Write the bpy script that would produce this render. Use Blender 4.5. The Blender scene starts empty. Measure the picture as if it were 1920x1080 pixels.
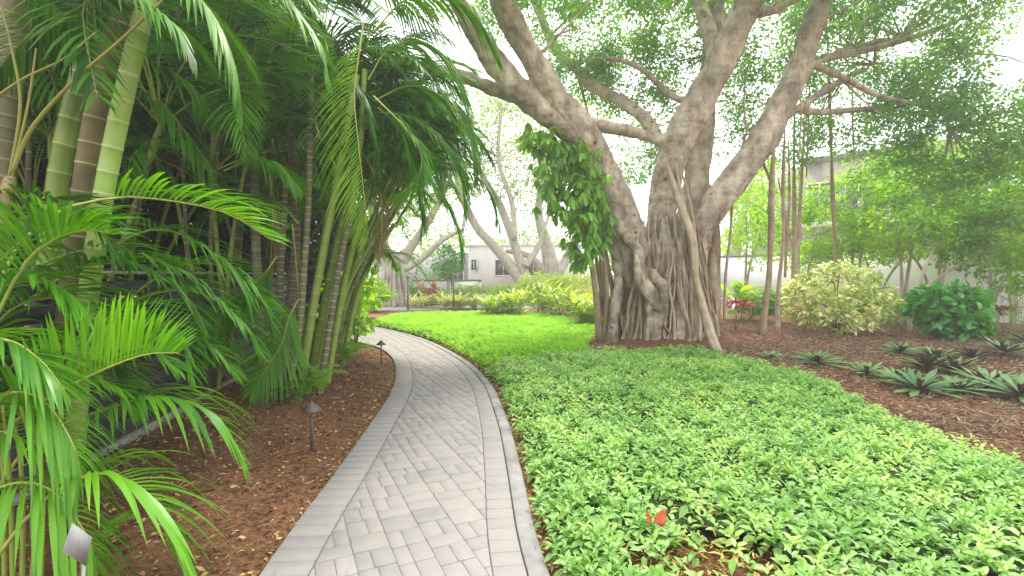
import bpy, math, random
import numpy as np
from mathutils import Vector, noise
random.seed(7)
RS = np.random.RandomState(11)
SC = bpy.context.scene
R = math.radians

# ------------------------------------------------------------------ camera
F = 930.0
HORIZON = 515.0
CAMZ = 1.6
PITCH = -math.atan((540 - HORIZON) / F)
cam_data = bpy.data.cameras.new("camera")
cam = bpy.data.objects.new("camera", cam_data)
SC.collection.objects.link(cam)
cam.location = (0, 0, CAMZ)
cam.rotation_euler = (R(90) + PITCH, 0, 0)
cam_data.sensor_width = 36
cam_data.lens = F / 1920 * 36
cam_data.clip_start = 0.05
cam_data.clip_end = 600
SC.camera = cam

def ray(px, py):
    x, y, z = (px - 960) / F, 1.0, -(py - 540) / F
    c, s = math.cos(PITCH), math.sin(PITCH)
    return Vector((x, y * c - z * s, y * s + z * c))

def P(px, py, Y):
    r = ray(px, py)
    k = Y / r.y
    return Vector((r.x * k, Y, CAMZ + r.z * k))

def G(px, py, z=0.0):
    r = ray(px, py)
    k = (z - CAMZ) / r.z
    return Vector((r.x * k, r.y * k, z))

# ------------------------------------------------------------------ world, sun, exposure
SUN_EL, SUN_AZ = R(60), R(15)      # azimuth measured from +Y towards +X
w = bpy.data.worlds.new("World")
SC.world = w
w.use_nodes = True
nt = w.node_tree
bg = nt.nodes["Background"]
sky = nt.nodes.new("ShaderNodeTexSky")
sky.sky_type = 'NISHITA'
sky.sun_disc = False
sky.sun_elevation = SUN_EL
sky.sun_rotation = SUN_AZ
sky.air_density = 1.0
sky.dust_density = 6.0
sky.ozone_density = 1.0
mixw = nt.nodes.new("ShaderNodeMix")
mixw.data_type = 'RGBA'
mixw.inputs[0].default_value = 0.72
nt.links.new(sky.outputs[0], mixw.inputs[6])
mixw.inputs[7].default_value = (13.2, 13.3, 13.7, 1)
nt.links.new(mixw.outputs[2], bg.inputs[0])
bg.inputs[1].default_value = 0.15
sl = bpy.data.lights.new("sun", 'SUN')
sl.energy = 4.0
sl.angle = R(11)
sl.color = (1, 0.94, 0.84)
sun = bpy.data.objects.new("sun", sl)
SC.collection.objects.link(sun)
sd = Vector((math.sin(SUN_AZ) * math.cos(SUN_EL), math.cos(SUN_AZ) * math.cos(SUN_EL), math.sin(SUN_EL)))
sun.rotation_euler = sd.to_track_quat('Z', 'Y').to_euler()
sun.location = sd * 30
SC.view_settings.view_transform = 'Standard'
SC.view_settings.look = 'None'
SC.view_settings.gamma = 1
SC.view_settings.exposure = 0.76
cy = SC.cycles
cy.max_bounces = 7
cy.diffuse_bounces = 4
cy.glossy_bounces = 2
cy.transmission_bounces = 5
cy.transparent_max_bounces = 6
cy.volume_bounces = 1
cy.use_denoising = True
cy.sample_clamp_indirect = 6
cy.caustics_reflective = False
cy.caustics_refractive = False

# ------------------------------------------------------------------ helpers
COL = SC.collection

def wloc(o):
    v = Vector((0, 0, 0))
    while o:
        v += o.location
        o = o.parent
    return v

def tag(o, label=None, cat=None, group=None, kind=None):
    if label: o["label"] = label
    if cat: o["category"] = cat
    if group: o["group"] = group
    if kind: o["kind"] = kind
    return o

def thing(name, label, cat, loc=(0, 0, 0), group=None):
    o = bpy.data.objects.new(name, None)
    o.empty_display_size = 0.2
    o.location = loc
    COL.objects.link(o)
    return tag(o, label, cat, group)

def make_mesh(name, V, faces, mats, rnd=None, mi=None, smooth=True):
    V = np.asarray(V, dtype=np.float32).reshape(-1, 3)
    if isinstance(faces, np.ndarray): faces = [faces]
    groups = []
    if len(faces) and not isinstance(faces[0], np.ndarray):
        d = {}
        order = []
        for f in faces: d.setdefault(len(f), []).append(f)
        groups = [np.array(v, dtype=np.int32) for v in d.values()]
    else:
        groups = [g.astype(np.int32) for g in faces if len(g)]
    me = bpy.data.meshes.new(name)
    nl = sum(g.size for g in groups)
    npoly = sum(len(g) for g in groups)
    me.vertices.add(len(V)); me.vertices.foreach_set("co", V.ravel())
    me.loops.add(nl)
    me.loops.foreach_set("vertex_index", np.concatenate([g.ravel() for g in groups]))
    me.polygons.add(npoly)
    starts = []; s = 0
    for g in groups:
        k = g.shape[1]
        starts.append(s + np.arange(len(g)) * k); s += g.size
    me.polygons.foreach_set("loop_start", np.concatenate(starts).astype(np.int32))
    if mi is not None:
        me.polygons.foreach_set("material_index", np.asarray(mi, dtype=np.int32))
    me.update(calc_edges=True)
    if smooth:
        me.polygons.foreach_set("use_smooth", np.ones(npoly, dtype=bool))
    if rnd is not None:
        a = me.attributes.new("rnd", 'FLOAT', 'POINT')
        a.data.foreach_set("value", np.asarray(rnd, dtype=np.float32))
    for m in (mats if isinstance(mats, (list, tuple)) else [mats]):
        me.materials.append(m)
    return me

def put(name, me, parent=None, loc=(0, 0, 0)):
    o = bpy.data.objects.new(name, me)
    COL.objects.link(o)
    if parent: o.parent = parent
    o.location = loc
    return o

def build(name, V, faces, mats, parent=None, rnd=None, mi=None, smooth=True, origin=None):
    """world-space vertices -> an object under parent (or at origin)"""
    V = np.asarray(V, dtype=np.float64).reshape(-1, 3)
    off = wloc(parent) if parent else Vector((0, 0, 0))
    if origin is None: origin = off
    V = V - np.array(origin)
    return put(name, make_mesh(name, V, faces, mats, rnd, mi, smooth), parent, Vector(origin) - off)

class MB:
    """collects pieces"""
    def __init__(s): s.V = []; s.F = []; s.n = 0; s.r = []; s.m = []
    def add(s, V, Fs, r=0.5, mi=0):
        V = np.asarray(V, dtype=np.float64).reshape(-1, 3)
        s.V.append(V)
        if isinstance(Fs, np.ndarray): Fs = [tuple(x) for x in Fs]
        s.F += [tuple(int(i) + s.n for i in f) for f in Fs]
        s.m += [mi] * len(Fs)
        s.n += len(V)
        s.r.append(np.full(len(V), r) if np.isscalar(r) else np.asarray(r))
        return s
    def box(s, a, b, r=0.5, mi=0):
        x0, y0, z0 = a; x1, y1, z1 = b
        V = [(x0,y0,z0),(x1,y0,z0),(x1,y1,z0),(x0,y1,z0),(x0,y0,z1),(x1,y0,z1),(x1,y1,z1),(x0,y1,z1)]
        return s.add(V, [(0,3,2,1),(4,5,6,7),(0,1,5,4),(1,2,6,5),(2,3,7,6),(3,0,4,7)], r, mi)
    def obox(s, c, half, ax, ay, az, r=0.5, mi=0):
        V = []
        for dz in (-1, 1):
            for dx, dy in ((-1,-1),(1,-1),(1,1),(-1,1)):
                V.append(Vector(c) + ax*half[0]*dx + ay*half[1]*dy + az*half[2]*dz)
        return s.add([tuple(v) for v in V], [(0,3,2,1),(4,5,6,7),(0,1,5,4),(1,2,6,5),(2,3,7,6),(3,0,4,7)], r, mi)
    def build(s, name, mats, parent=None, smooth=False, origin=None):
        V = np.concatenate(s.V); rr = np.concatenate(s.r)
        # sort faces by size to keep material indices in step
        idx = sorted(range(len(s.F)), key=lambda i: len(s.F[i]))
        Fs = [s.F[i] for i in idx]; mm = [s.m[i] for i in idx]
        d = {}
        for f in Fs: d.setdefault(len(f), []).append(f)
        return build(name, V, [np.array(v) for v in d.values()], mats, parent, rr, mm, smooth, origin)

def spline(pts, n):
    """Catmull-Rom through points (with any extra dims) -> n samples"""
    p = np.array([list(q) for q in pts], dtype=float)
    if len(p) == 2: return p[0] + (p[1] - p[0]) * np.linspace(0, 1, n)[:, None]
    e = np.vstack([2*p[0]-p[1], p, 2*p[-1]-p[-2]])
    out = []
    for t in np.linspace(0, len(p) - 1 - 1e-6, n):
        i = int(t); f = t - i
        a, b, c, d = e[i], e[i+1], e[i+2], e[i+3]
        out.append(0.5*((2*b)+(-a+c)*f+(2*a-5*b+4*c-d)*f*f+(-a+3*b-3*c+d)*f**3))
    return np.array(out)

def tube(pts, rad, seg=8, n=None, cap=True):
    """pts: control points, rad: radii per control point (or scalar)"""
    if np.isscalar(rad): rad = [rad] * len(pts)
    q = np.array([list(p) + [r] for p, r in zip(pts, rad)], dtype=float)
    q = spline(q, n) if n else q
    C, rr = q[:, :3], q[:, 3]
    T = np.gradient(C, axis=0); T /= np.linalg.norm(T, axis=1)[:, None] + 1e-9
    u = np.cross(T[0], [0.3, 1, 0.1]); u /= np.linalg.norm(u)
    V = []
    ang = np.linspace(0, 2*math.pi, seg, endpoint=False)
    for i in range(len(C)):
        u = u - T[i]*np.dot(u, T[i]); u /= np.linalg.norm(u) + 1e-9
        v = np.cross(T[i], u)
        V.append(C[i] + rr[i]*(np.cos(ang)[:, None]*u + np.sin(ang)[:, None]*v))
    V = np.concatenate(V); Fs = []
    for i in range(len(C)-1):
        for j in range(seg):
            a = i*seg+j; b = i*seg+(j+1) % seg
            Fs.append((a, b, b+seg, a+seg))
    if cap:
        Fs.append(tuple(range(seg-1, -1, -1)))
        Fs.append(tuple((len(C)-1)*seg+j for j in range(seg)))
    return V, Fs

# ------------------------------------------------------------------ materials
def new_mat(name):
    m = bpy.data.materials.new(name); m.use_nodes = True
    nt = m.node_tree
    return m, nt, nt.nodes["Principled BSDF"]

def nd(nt, t, **k):
    n = nt.nodes.new(t)
    for a, b in k.items(): setattr(n, a, b)
    return n

def ramp(nt, fac, stops):
    r = nd(nt, "ShaderNodeValToRGB")
    el = r.color_ramp.elements
    while len(el) < len(stops): el.new(0.5)
    for e, (p, c) in zip(el, stops):
        e.position = p; e.color = (*c, 1)
    nt.links.new(fac, r.inputs[0])
    return r.outputs[0]

def leaf_mat(name, dark, light, rough=0.42, trans=0.35, back=None, tr_col=None, spec=0.4, edge=None, rscale=1.0):
    m, nt, b = new_mat(name)
    at = nd(nt, "ShaderNodeAttribute"); at.attribute_name = "rnd"
    oi = nd(nt, "ShaderNodeObjectInfo")
    geo = nd(nt, "ShaderNodeNewGeometry")
    nz = nd(nt, "ShaderNodeTexNoise"); nz.inputs["Scale"].default_value = 1.3
    nt.links.new(geo.outputs["Position"], nz.inputs["Vector"])
    a1 = nd(nt, "ShaderNodeMath", operation='MULTIPLY_ADD')
    nt.links.new(at.outputs["Fac"], a1.inputs[0]); a1.inputs[1].default_value = 0.55 * rscale
    nt.links.new(nz.outputs["Fac"], a1.inputs[2])
    a2 = nd(nt, "ShaderNodeMath", operation='MULTIPLY_ADD')
    nt.links.new(oi.outputs["Random"], a2.inputs[0]); a2.inputs[1].default_value = 0.35
    nt.links.new(a1.outputs[0], a2.inputs[2])
    a3 = nd(nt, "ShaderNodeMath", operation='SUBTRACT')
    nt.links.new(a2.outputs[0], a3.inputs[0]); a3.inputs[1].default_value = 0.42
    mid = tuple((x + y) / 2 for x, y in zip(dark, light))
    stops = [(0.05, dark), (0.5, mid), (0.95, light)]
    if edge: stops = [(0.05, dark), (0.4, mid), (0.7, light), (0.97, edge)]
    col = ramp(nt, a3.outputs[0], stops)
    if back is not None:
        mx = nd(nt, "ShaderNodeMix", data_type='RGBA')
        nt.links.new(geo.outputs["Backfacing"], mx.inputs[0])
        nt.links.new(col, mx.inputs[6]); mx.inputs[7].default_value = (*back, 1)
        col = mx.outputs[2]
    nt.links.new(col, b.inputs["Base Color"])
    b.inputs["Roughness"].default_value = rough
    b.inputs["Specular IOR Level"].default_value = spec
    if trans > 0:
        tr = nd(nt, "ShaderNodeBsdfTranslucent")
        hs = nd(nt, "ShaderNodeHueSaturation")
        hs.inputs["Hue"].default_value = 0.485; hs.inputs["Saturation"].default_value = 1.15
        hs.inputs["Value"].default_value = 1.6
        nt.links.new(col, hs.inputs["Color"]); nt.links.new(hs.outputs[0], tr.inputs[0])
        ms = nd(nt, "ShaderNodeMixShader"); ms.inputs[0].default_value = trans
        nt.links.new(b.outputs[0], ms.inputs[1]); nt.links.new(tr.outputs[0], ms.inputs[2])
        nt.links.new(ms.outputs[0], nt.nodes["Material Output"].inputs[0])
    return m

def noise_mat(name, stops, scale=5.0, rough=0.8, bump=0.0, bscale=None, stretch=(1, 1, 1), detail=6, dist=0.02, spec=0.3, coord='Object', mult=None):
    m, nt, b = new_mat(name)
    tc = nd(nt, "ShaderNodeTexCoord"); mp = nd(nt, "ShaderNodeMapping")
    mp.inputs["Scale"].default_value = stretch
    nt.links.new(tc.outputs[coord], mp.inputs[0])
    nz = nd(nt, "ShaderNodeTexNoise"); nz.inputs["Scale"].default_value = scale
    nz.inputs["Detail"].default_value = detail; nz.inputs["Roughness"].default_value = 0.6
    nt.links.new(mp.outputs[0], nz.inputs["Vector"])
    col = ramp(nt, nz.outputs["Fac"], stops)
    if mult:
        n2 = nd(nt, "ShaderNodeTexNoise"); n2.inputs["Scale"].default_value = mult[0]; n2.inputs["Detail"].default_value = 3
        nt.links.new(tc.outputs[coord], n2.inputs["Vector"])
        c2 = ramp(nt, n2.outputs["Fac"], [(0.3, (mult[1],)*3), (0.7, (mult[2],)*3)])
        mx = nd(nt, "ShaderNodeMix", data_type='RGBA', blend_type='MULTIPLY'); mx.inputs[0].default_value = 1
        nt.links.new(col, mx.inputs[6]); nt.links.new(c2, mx.inputs[7]); col = mx.outputs[2]
    nt.links.new(col, b.inputs["Base Color"])
    b.inputs["Roughness"].default_value = rough
    b.inputs["Specular IOR Level"].default_value = spec
    if bump:
        bz = nd(nt, "ShaderNodeTexNoise"); bz.inputs["Scale"].default_value = bscale or scale*3
        bz.inputs["Detail"].default_value = 8
        nt.links.new(mp.outputs[0], bz.inputs["Vector"])
        bp = nd(nt, "ShaderNodeBump"); bp.inputs["Strength"].default_value = bump; bp.inputs["Distance"].default_value = dist
        nt.links.new(bz.outputs["Fac"], bp.inputs["Height"]); nt.links.new(bp.outputs[0], b.inputs["Normal"])
    return m

def attr_mat(name, stops, rough=0.8, nscale=12, namp=0.35, bump=0.25, bscale=60, dist=0.004, trans=0, spec=0.3, back=None):
    """colour picked by the per-piece attribute rnd, broken by noise"""
    m, nt, b = new_mat(name)
    at = nd(nt, "ShaderNodeAttribute"); at.attribute_name = "rnd"
    tc = nd(nt, "ShaderNodeTexCoord")
    nz = nd(nt, "ShaderNodeTexNoise"); nz.inputs["Scale"].default_value = nscale; nz.inputs["Detail"].default_value = 6
    nt.links.new(tc.outputs["Object"], nz.inputs["Vector"])
    s = nd(nt, "ShaderNodeMath", operation='SUBTRACT'); nt.links.new(nz.outputs["Fac"], s.inputs[0]); s.inputs[1].default_value = 0.5
    a = nd(nt, "ShaderNodeMath", operation='MULTIPLY_ADD'); nt.links.new(s.outputs[0], a.inputs[0]); a.inputs[1].default_value = namp
    nt.links.new(at.outputs["Fac"], a.inputs[2])
    col = ramp(nt, a.outputs[0], stops)
    nt.links.new(col, b.inputs["Base Color"])
    b.inputs["Roughness"].default_value = rough; b.inputs["Specular IOR Level"].default_value = spec
    if bump:
        bz = nd(nt, "ShaderNodeTexNoise"); bz.inputs["Scale"].default_value = bscale; bz.inputs["Detail"].default_value = 6
        nt.links.new(tc.outputs["Object"], bz.inputs["Vector"])
        bp = nd(nt, "ShaderNodeBump"); bp.inputs["Strength"].default_value = bump; bp.inputs["Distance"].default_value = dist
        nt.links.new(bz.outputs["Fac"], bp.inputs["Height"]); nt.links.new(bp.outputs[0], b.inputs["Normal"])
    return m

def plain(name, c, rough=0.6, metal=0.0, spec=0.4):
    m = noise_mat(name, [(0.35, tuple(x*0.88 for x in c)), (0.65, c)], scale=7, rough=rough, spec=spec)
    m.node_tree.nodes["Principled BSDF"].inputs["Metallic"].default_value = metal
    return m

M = {}
M['palm'] = leaf_mat("palm_leaf", (0.008, 0.06, 0.003), (0.10, 0.34, 0.01), rough=0.48, trans=0.3, spec=0.16)
M['palm_lime'] = leaf_mat("palm_leaf_lime", (0.045, 0.21, 0.008), (0.18, 0.44, 0.02), rough=0.38, trans=0.36, spec=0.4)
M['palm_young'] = leaf_mat("palm_leaf_young", (0.10, 0.30, 0.012), (0.26, 0.50, 0.03), rough=0.4, trans=0.4)
M['rachis'] = plain("rachis_green", (0.28, 0.36, 0.06), 0.45)
M['stalk'] = plain("stalk_olive", (0.22, 0.22, 0.035), 0.5)
M['rachis_lime'] = plain("rachis_pale", (0.42, 0.46, 0.10), 0.4)
M['fig'] = leaf_mat("fig_leaf", (0.03, 0.13, 0.015), (0.18, 0.40, 0.05), rough=0.4, trans=0.45)
M['far'] = leaf_mat("far_leaf_hazed", (0.10, 0.22, 0.03), (0.38, 0.52, 0.12), rough=0.5, trans=0.4)  # pale tone painted in to imitate distant haze
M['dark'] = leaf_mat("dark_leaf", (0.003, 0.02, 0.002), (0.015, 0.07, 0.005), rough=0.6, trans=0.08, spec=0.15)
M['schef'] = leaf_mat("broad_leaf", (0.08, 0.25, 0.015), (0.34, 0.60, 0.06), rough=0.3, trans=0.4, spec=0.5)
M['lime'] = leaf_mat("lime_shrub_leaf", (0.12, 0.30, 0.012), (0.50, 0.60, 0.05), rough=0.4, trans=0.35)
M['light'] = leaf_mat("light_green_leaf", (0.09, 0.28, 0.012), (0.38, 0.62, 0.05), rough=0.45, trans=0.45)
M['varieg'] = leaf_mat("variegated_leaf", (0.02, 0.12, 0.012), (0.36, 0.50, 0.10), rough=0.4, trans=0.15, edge=(0.80, 0.80, 0.36), rscale=1.7)
M['green'] = leaf_mat("glossy_green_leaf", (0.02, 0.13, 0.012), (0.08, 0.36, 0.03), rough=0.3, trans=0.25, spec=0.5)
M['cover'] = leaf_mat("cover_leaf", (0.08, 0.26, 0.035), (0.29, 0.50, 0.12), rough=0.45, trans=0.3, spec=0.65, edge=(0.48, 0.60, 0.15))
M['cover_lime'] = leaf_mat("cover_leaf_lime", (0.13, 0.40, 0.008), (0.36, 0.68, 0.025), rough=0.5, trans=0.35, spec=0.3)
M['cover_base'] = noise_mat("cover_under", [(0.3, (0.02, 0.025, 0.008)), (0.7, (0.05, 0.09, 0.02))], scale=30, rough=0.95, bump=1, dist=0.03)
M['oyster'] = leaf_mat("oyster_leaf", (0.035, 0.12, 0.03), (0.16, 0.30, 0.09), rough=0.5, trans=0.1, back=(0.085, 0.04, 0.05), spec=0.3)
M['cordy'] = leaf_mat("cordyline_leaf", (0.10, 0.015, 0.02), (0.45, 0.04, 0.05), rough=0.4, trans=0.3)
M['heart'] = leaf_mat("oyster_heart", (0.05, 0.012, 0.02), (0.14, 0.025, 0.05), rough=0.4, trans=0.1)
M['croton'] = leaf_mat("croton_leaf", (0.25, 0.12, 0.02), (0.60, 0.33, 0.10), rough=0.4, trans=0.3)
M['spider'] = leaf_mat("striped_grass_leaf", (0.3, 0.4, 0.08), (0.75, 0.75, 0.28), rough=0.5, trans=0.3)
M['bark'] = noise_mat("fig_bark", [(0.25, (0.14, 0.09, 0.055)), (0.4, (0.36, 0.28, 0.20)), (0.55, (0.55, 0.46, 0.355)), (0.75, (0.70, 0.61, 0.50))], scale=3.4, rough=0.85, bump=1.0, bscale=12, stretch=(1.5, 1.5, 0.9), dist=0.04, mult=(1.6, 0.5, 1.1), detail=12)
_nt = M['bark'].node_tree; _b = _nt.nodes["Principled BSDF"]
# mossy brown staining low on the trunk, worn into patches
_g = nd(_nt, "ShaderNodeNewGeometry"); _x = nd(_nt, "ShaderNodeSeparateXYZ"); _nt.links.new(_g.outputs["Position"], _x.inputs[0])
_m = nd(_nt, "ShaderNodeMapRange"); _m.inputs[1].default_value = 3.4; _m.inputs[2].default_value = 1.0; _nt.links.new(_x.outputs[2], _m.inputs[0])
_n = nd(_nt, "ShaderNodeTexNoise"); _n.inputs["Scale"].default_value = 2.6; _n.inputs["Detail"].default_value = 8; _nt.links.new(_g.outputs["Position"], _n.inputs["Vector"])
_r = ramp(_nt, _n.outputs["Fac"], [(0.42, (0, 0, 0)), (0.6, (1, 1, 1))])
_k = nd(_nt, "ShaderNodeMath", operation='MULTIPLY'); _nt.links.new(_r, _k.inputs[0]); _nt.links.new(_m.outputs[0], _k.inputs[1])
_k2 = nd(_nt, "ShaderNodeMath", operation='MULTIPLY'); _nt.links.new(_k.outputs[0], _k2.inputs[0]); _k2.inputs[1].default_value = 0.75
_mx = nd(_nt, "ShaderNodeMix", data_type='RGBA'); _src = _b.inputs["Base Color"].links[0].from_socket
_nt.links.new(_k2.outputs[0], _mx.inputs[0]); _nt.links.new(_src, _mx.inputs[6]); _mx.inputs[7].default_value = (0.13, 0.095, 0.045, 1)
_v = nd(_nt, "ShaderNodeTexVoronoi"); _v.inputs["Scale"].default_value = 2.3; _nt.links.new(_g.outputs["Position"], _v.inputs["Vector"])
_vr = ramp(_nt, _v.outputs["Distance"], [(0.05, (0.25, 0.2, 0.17)), (0.13, (1, 1, 1))])
_mv = nd(_nt, "ShaderNodeMix", data_type='RGBA', blend_type='MULTIPLY'); _mv.inputs[0].default_value = 1
_nt.links.new(_mx.outputs[2], _mv.inputs[6]); _nt.links.new(_vr, _mv.inputs[7])
_nt.links.new(_mv.outputs[2], _b.inputs["Base Color"])
M['root'] = attr_mat("aerial_root_bark", [(0.0, (0.10, 0.062, 0.035)), (0.5, (0.30, 0.22, 0.14)), (1.0, (0.52, 0.44, 0.33))], rough=0.85, nscale=5, namp=0.9, bump=0.5, bscale=20, dist=0.01)
M['farbark'] = noise_mat("far_bark_hazed", [(0.3, (0.3, 0.25, 0.2)), (0.7, (0.55, 0.49, 0.42))], scale=3, rough=0.9, bump=0.4, stretch=(3, 3, 0.6))  # bark lightened in its colour, standing in for far haze
M['twig'] = plain("twig_bark", (0.12, 0.09, 0.06), 0.85)
M['cane'] = attr_mat("cane_green", [(0.0, (0.09, 0.14, 0.015)), (0.45, (0.22, 0.32, 0.04)), (0.8, (0.30, 0.36, 0.10)), (1.0, (0.48, 0.46, 0.28))], rough=0.4, nscale=3.5, namp=0.5, bump=0.1, spec=0.45)
M['cane_bright'] = attr_mat("cane_bright", [(0.0, (0.10, 0.20, 0.015)), (0.4, (0.24, 0.38, 0.05)), (0.8, (0.36, 0.46, 0.17)), (1.0, (0.50, 0.54, 0.32))], rough=0.5, nscale=3.5, namp=1.1, bump=0.1, spec=0.45)
M['cane_brown'] = attr_mat("cane_brown", [(0.0, (0.06, 0.055, 0.015)), (0.45, (0.19, 0.15, 0.05)), (0.8, (0.27, 0.22, 0.09)), (1.0, (0.42, 0.36, 0.24))], rough=0.55, nscale=4, namp=1.0, bump=0.15, spec=0.35)
M['cane_grey'] = attr_mat("cane_grey", [(0.0, (0.08, 0.075, 0.04)), (0.5, (0.20, 0.19, 0.10)), (1.0, (0.40, 0.37, 0.28))], rough=0.7, nscale=5, namp=0.7, bump=0.3)
M['paver'] = attr_mat("paver_stone", [(0.0, (0.19, 0.182, 0.178)), (0.3, (0.26, 0.245, 0.234)), (0.55, (0.285, 0.266, 0.25)), (0.8, (0.305, 0.273, 0.25)), (1.0, (0.33, 0.31, 0.29))], rough=0.9, nscale=9, namp=0.7, bump=0.7, bscale=90, dist=0.003)
M['joint'] = noise_mat("joint_sand", [(0.3, (0.10, 0.08, 0.065)), (0.7, (0.22, 0.19, 0.16))], scale=40, rough=0.95)
M['kerb'] = noise_mat("kerb_concrete", [(0.3, (0.22, 0.213, 0.205)), (0.7, (0.37, 0.36, 0.35))], scale=6, rough=0.9, bump=0.3, bscale=60, dist=0.004, mult=(2.0, 0.7, 1.05))
M['chip'] = attr_mat("mulch_chip", [(0.0, (0.045, 0.02, 0.010)), (0.5, (0.20, 0.092, 0.042)), (0.85, (0.38, 0.20, 0.10)), (1.0, (0.52, 0.36, 0.22))], rough=0.9, bump=0, namp=0.2)
M['straw'] = attr_mat("straw_litter", [(0.0, (0.18, 0.10, 0.06)), (0.5, (0.40, 0.26, 0.165)), (1.0, (0.58, 0.44, 0.31))], rough=0.9, bump=0, namp=0.2)
M['dead'] = attr_mat("dry_leaf", [(0.0, (0.20, 0.10, 0.03)), (0.5, (0.42, 0.27, 0.08)), (0.85, (0.60, 0.45, 0.13)), (1.0, (0.35, 0.45, 0.08))], rough=0.6, bump=0, namp=0.2)
M['metal'] = plain("bronze_paint", (0.11, 0.085, 0.08), 0.5, 0.2)
M['fence'] = noise_mat("fence_board", [(0.3, (0.022, 0.02, 0.02)), (0.7, (0.05, 0.047, 0.045))], scale=3, rough=0.6, stretch=(1, 1, 12))
M['white'] = noise_mat("white_stucco", [(0.3, (0.70, 0.70, 0.69)), (0.7, (0.80, 0.80, 0.79))], scale=2, rough=0.9, bump=0.2, bscale=60, dist=0.004, mult=(0.4, 0.94, 1.0))
M['grey'] = noise_mat("grey_stucco", [(0.3, (0.46, 0.45, 0.46)), (0.7, (0.54, 0.53, 0.54))], scale=2, rough=0.9, mult=(0.5, 0.8, 1.0))
M['taupe'] = noise_mat("taupe_stucco", [(0.3, (0.25, 0.22, 0.19)), (0.7, (0.31, 0.28, 0.25))], scale=1.5, rough=0.9)
M['cap'] = plain("dark_coping", (0.16, 0.15, 0.15), 0.7)
M['glass'] = plain("window_glass", (0.05, 0.055, 0.06), 0.1, 0, 0.8)
M['plastic'] = noise_mat("tag_plate", [(0.35, (0.24, 0.245, 0.245)), (0.65, (0.32, 0.325, 0.325))], scale=5, rough=0.5, stretch=(8, 8, 1))
M['redleaf'] = noise_mat("red_dry_leaf", [(0.3, (0.28, 0.05, 0.015)), (0.7, (0.55, 0.13, 0.04))], scale=25, rough=0.45)
M['stake'] = plain("stake_grey", (0.3, 0.3, 0.3), 0.5)

# ------------------------------------------------------------------ layout curves (pixels -> ground)
LEFT = [G(x, y) for x, y in [(395,1230),(485,1080),(562,972),(640,870),(697,790),(731,738),(742,700),(733,668),(700,648)]]
RIGHT = [G(x, y) for x, y in [(1085,1230),(1032,1080),(1003,990),(975,870),(951,785),(917,715),(868,672),(805,640),(745,622),(690,612)]]
LEFT[-1] = LEFT[-1]; LEFT += [G(640, 640), G(560, 633), G(440,628)]
RIGHT += [G(600, 606), G(500, 600), G(400, 598)]

def resample(c, n):
    s = spline([(p.x, p.y) for p in c], 400)
    d = np.concatenate([[0], np.cumsum(np.linalg.norm(np.diff(s, axis=0), axis=1))])
    t = np.linspace(0, d[-1], n)
    return np.stack([np.interp(t, d, s[:, 0]), np.interp(t, d, s[:, 1])], 1)
Lc, Rc = resample(LEFT, 160), resample(RIGHT, 160)

def offset(c, d):
    t = np.gradient(c, axis=0); t /= np.linalg.norm(t, axis=1)[:, None]
    return c + np.stack([t[:, 1], -t[:, 0]], 1) * d     # positive = to the right of travel
path_poly = np.vstack([Lc, Rc[::-1]])

def inside(poly, x, y):
    x = np.asarray(x); y = np.asarray(y)
    c = np.zeros(x.shape, bool)
    n = len(poly); j = n - 1
    for i in range(n):
        xi, yi = poly[i]; xj, yj = poly[j]
        k = ((yi > y) != (yj > y)) & (x < (xj-xi)*(y-yi)/(yj-yi+1e-12)+xi)
        c ^= k; j = i
    return c

# ground: one sheet to the horizon
def ground_z(x, y):
    return 0
gx = np.concatenate([[-300, -100, -40], np.linspace(-16, 20, 145), [40, 100, 300]])
gy = np.concatenate([[-200, -60, -10], np.linspace(-2, 34, 145), [60, 120, 300]])
X, Y = np.meshgrid(gx, gy)
Z = np.zeros_like(X)
def npn(x, y, s):
    return np.array([noise.noise((a*s, b*s, 3.1)) for a, b in zip(np.ravel(x), np.ravel(y))]).reshape(np.shape(x))
nearp = np.min([np.hypot(X - c[0], Y - c[1]) for c in np.vstack([Lc, Rc])[::4]], axis=0)
blend = np.clip((nearp - 0.15) / 0.8, 0, 1)
blend[inside(path_poly, X, Y)] = 0
Z = -0.03 + blend * (0.05 + 0.035 * npn(X, Y, 0.9)*np.clip((16-Y)/3, 0, 1))
V = np.stack([X, Y, Z], -1).reshape(-1, 3)
ny, nx = X.shape
I = np.arange(nx*ny).reshape(ny, nx)
Fq = np.stack([I[:-1, :-1], I[:-1, 1:], I[1:, 1:], I[1:, :-1]], -1).reshape(-1, 4)
mg = noise_mat("mulch_ground", [(0.25, (0.04, 0.018, 0.009)), (0.5, (0.14, 0.065, 0.030)), (0.75, (0.26, 0.13, 0.065))], scale=28, rough=0.95, bump=1.0, bscale=60, dist=0.02, detail=10, mult=(0.7, 0.8, 1.5))
tag(build("ground", V, Fq, mg), kind='structure')

# ------------------------------------------------------------------ the paver path
def half_clip(poly, p, n):
    out = []
    for i in range(len(poly)):
        a, b = poly[i], poly[(i+1) % len(poly)]
        da, db = np.dot(a - p, n), np.dot(b - p, n)
        if da >= 0: out.append(a)
        if (da >= 0) != (db >= 0): out.append(a + (b - a) * da / (da - db))
    return out

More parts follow.
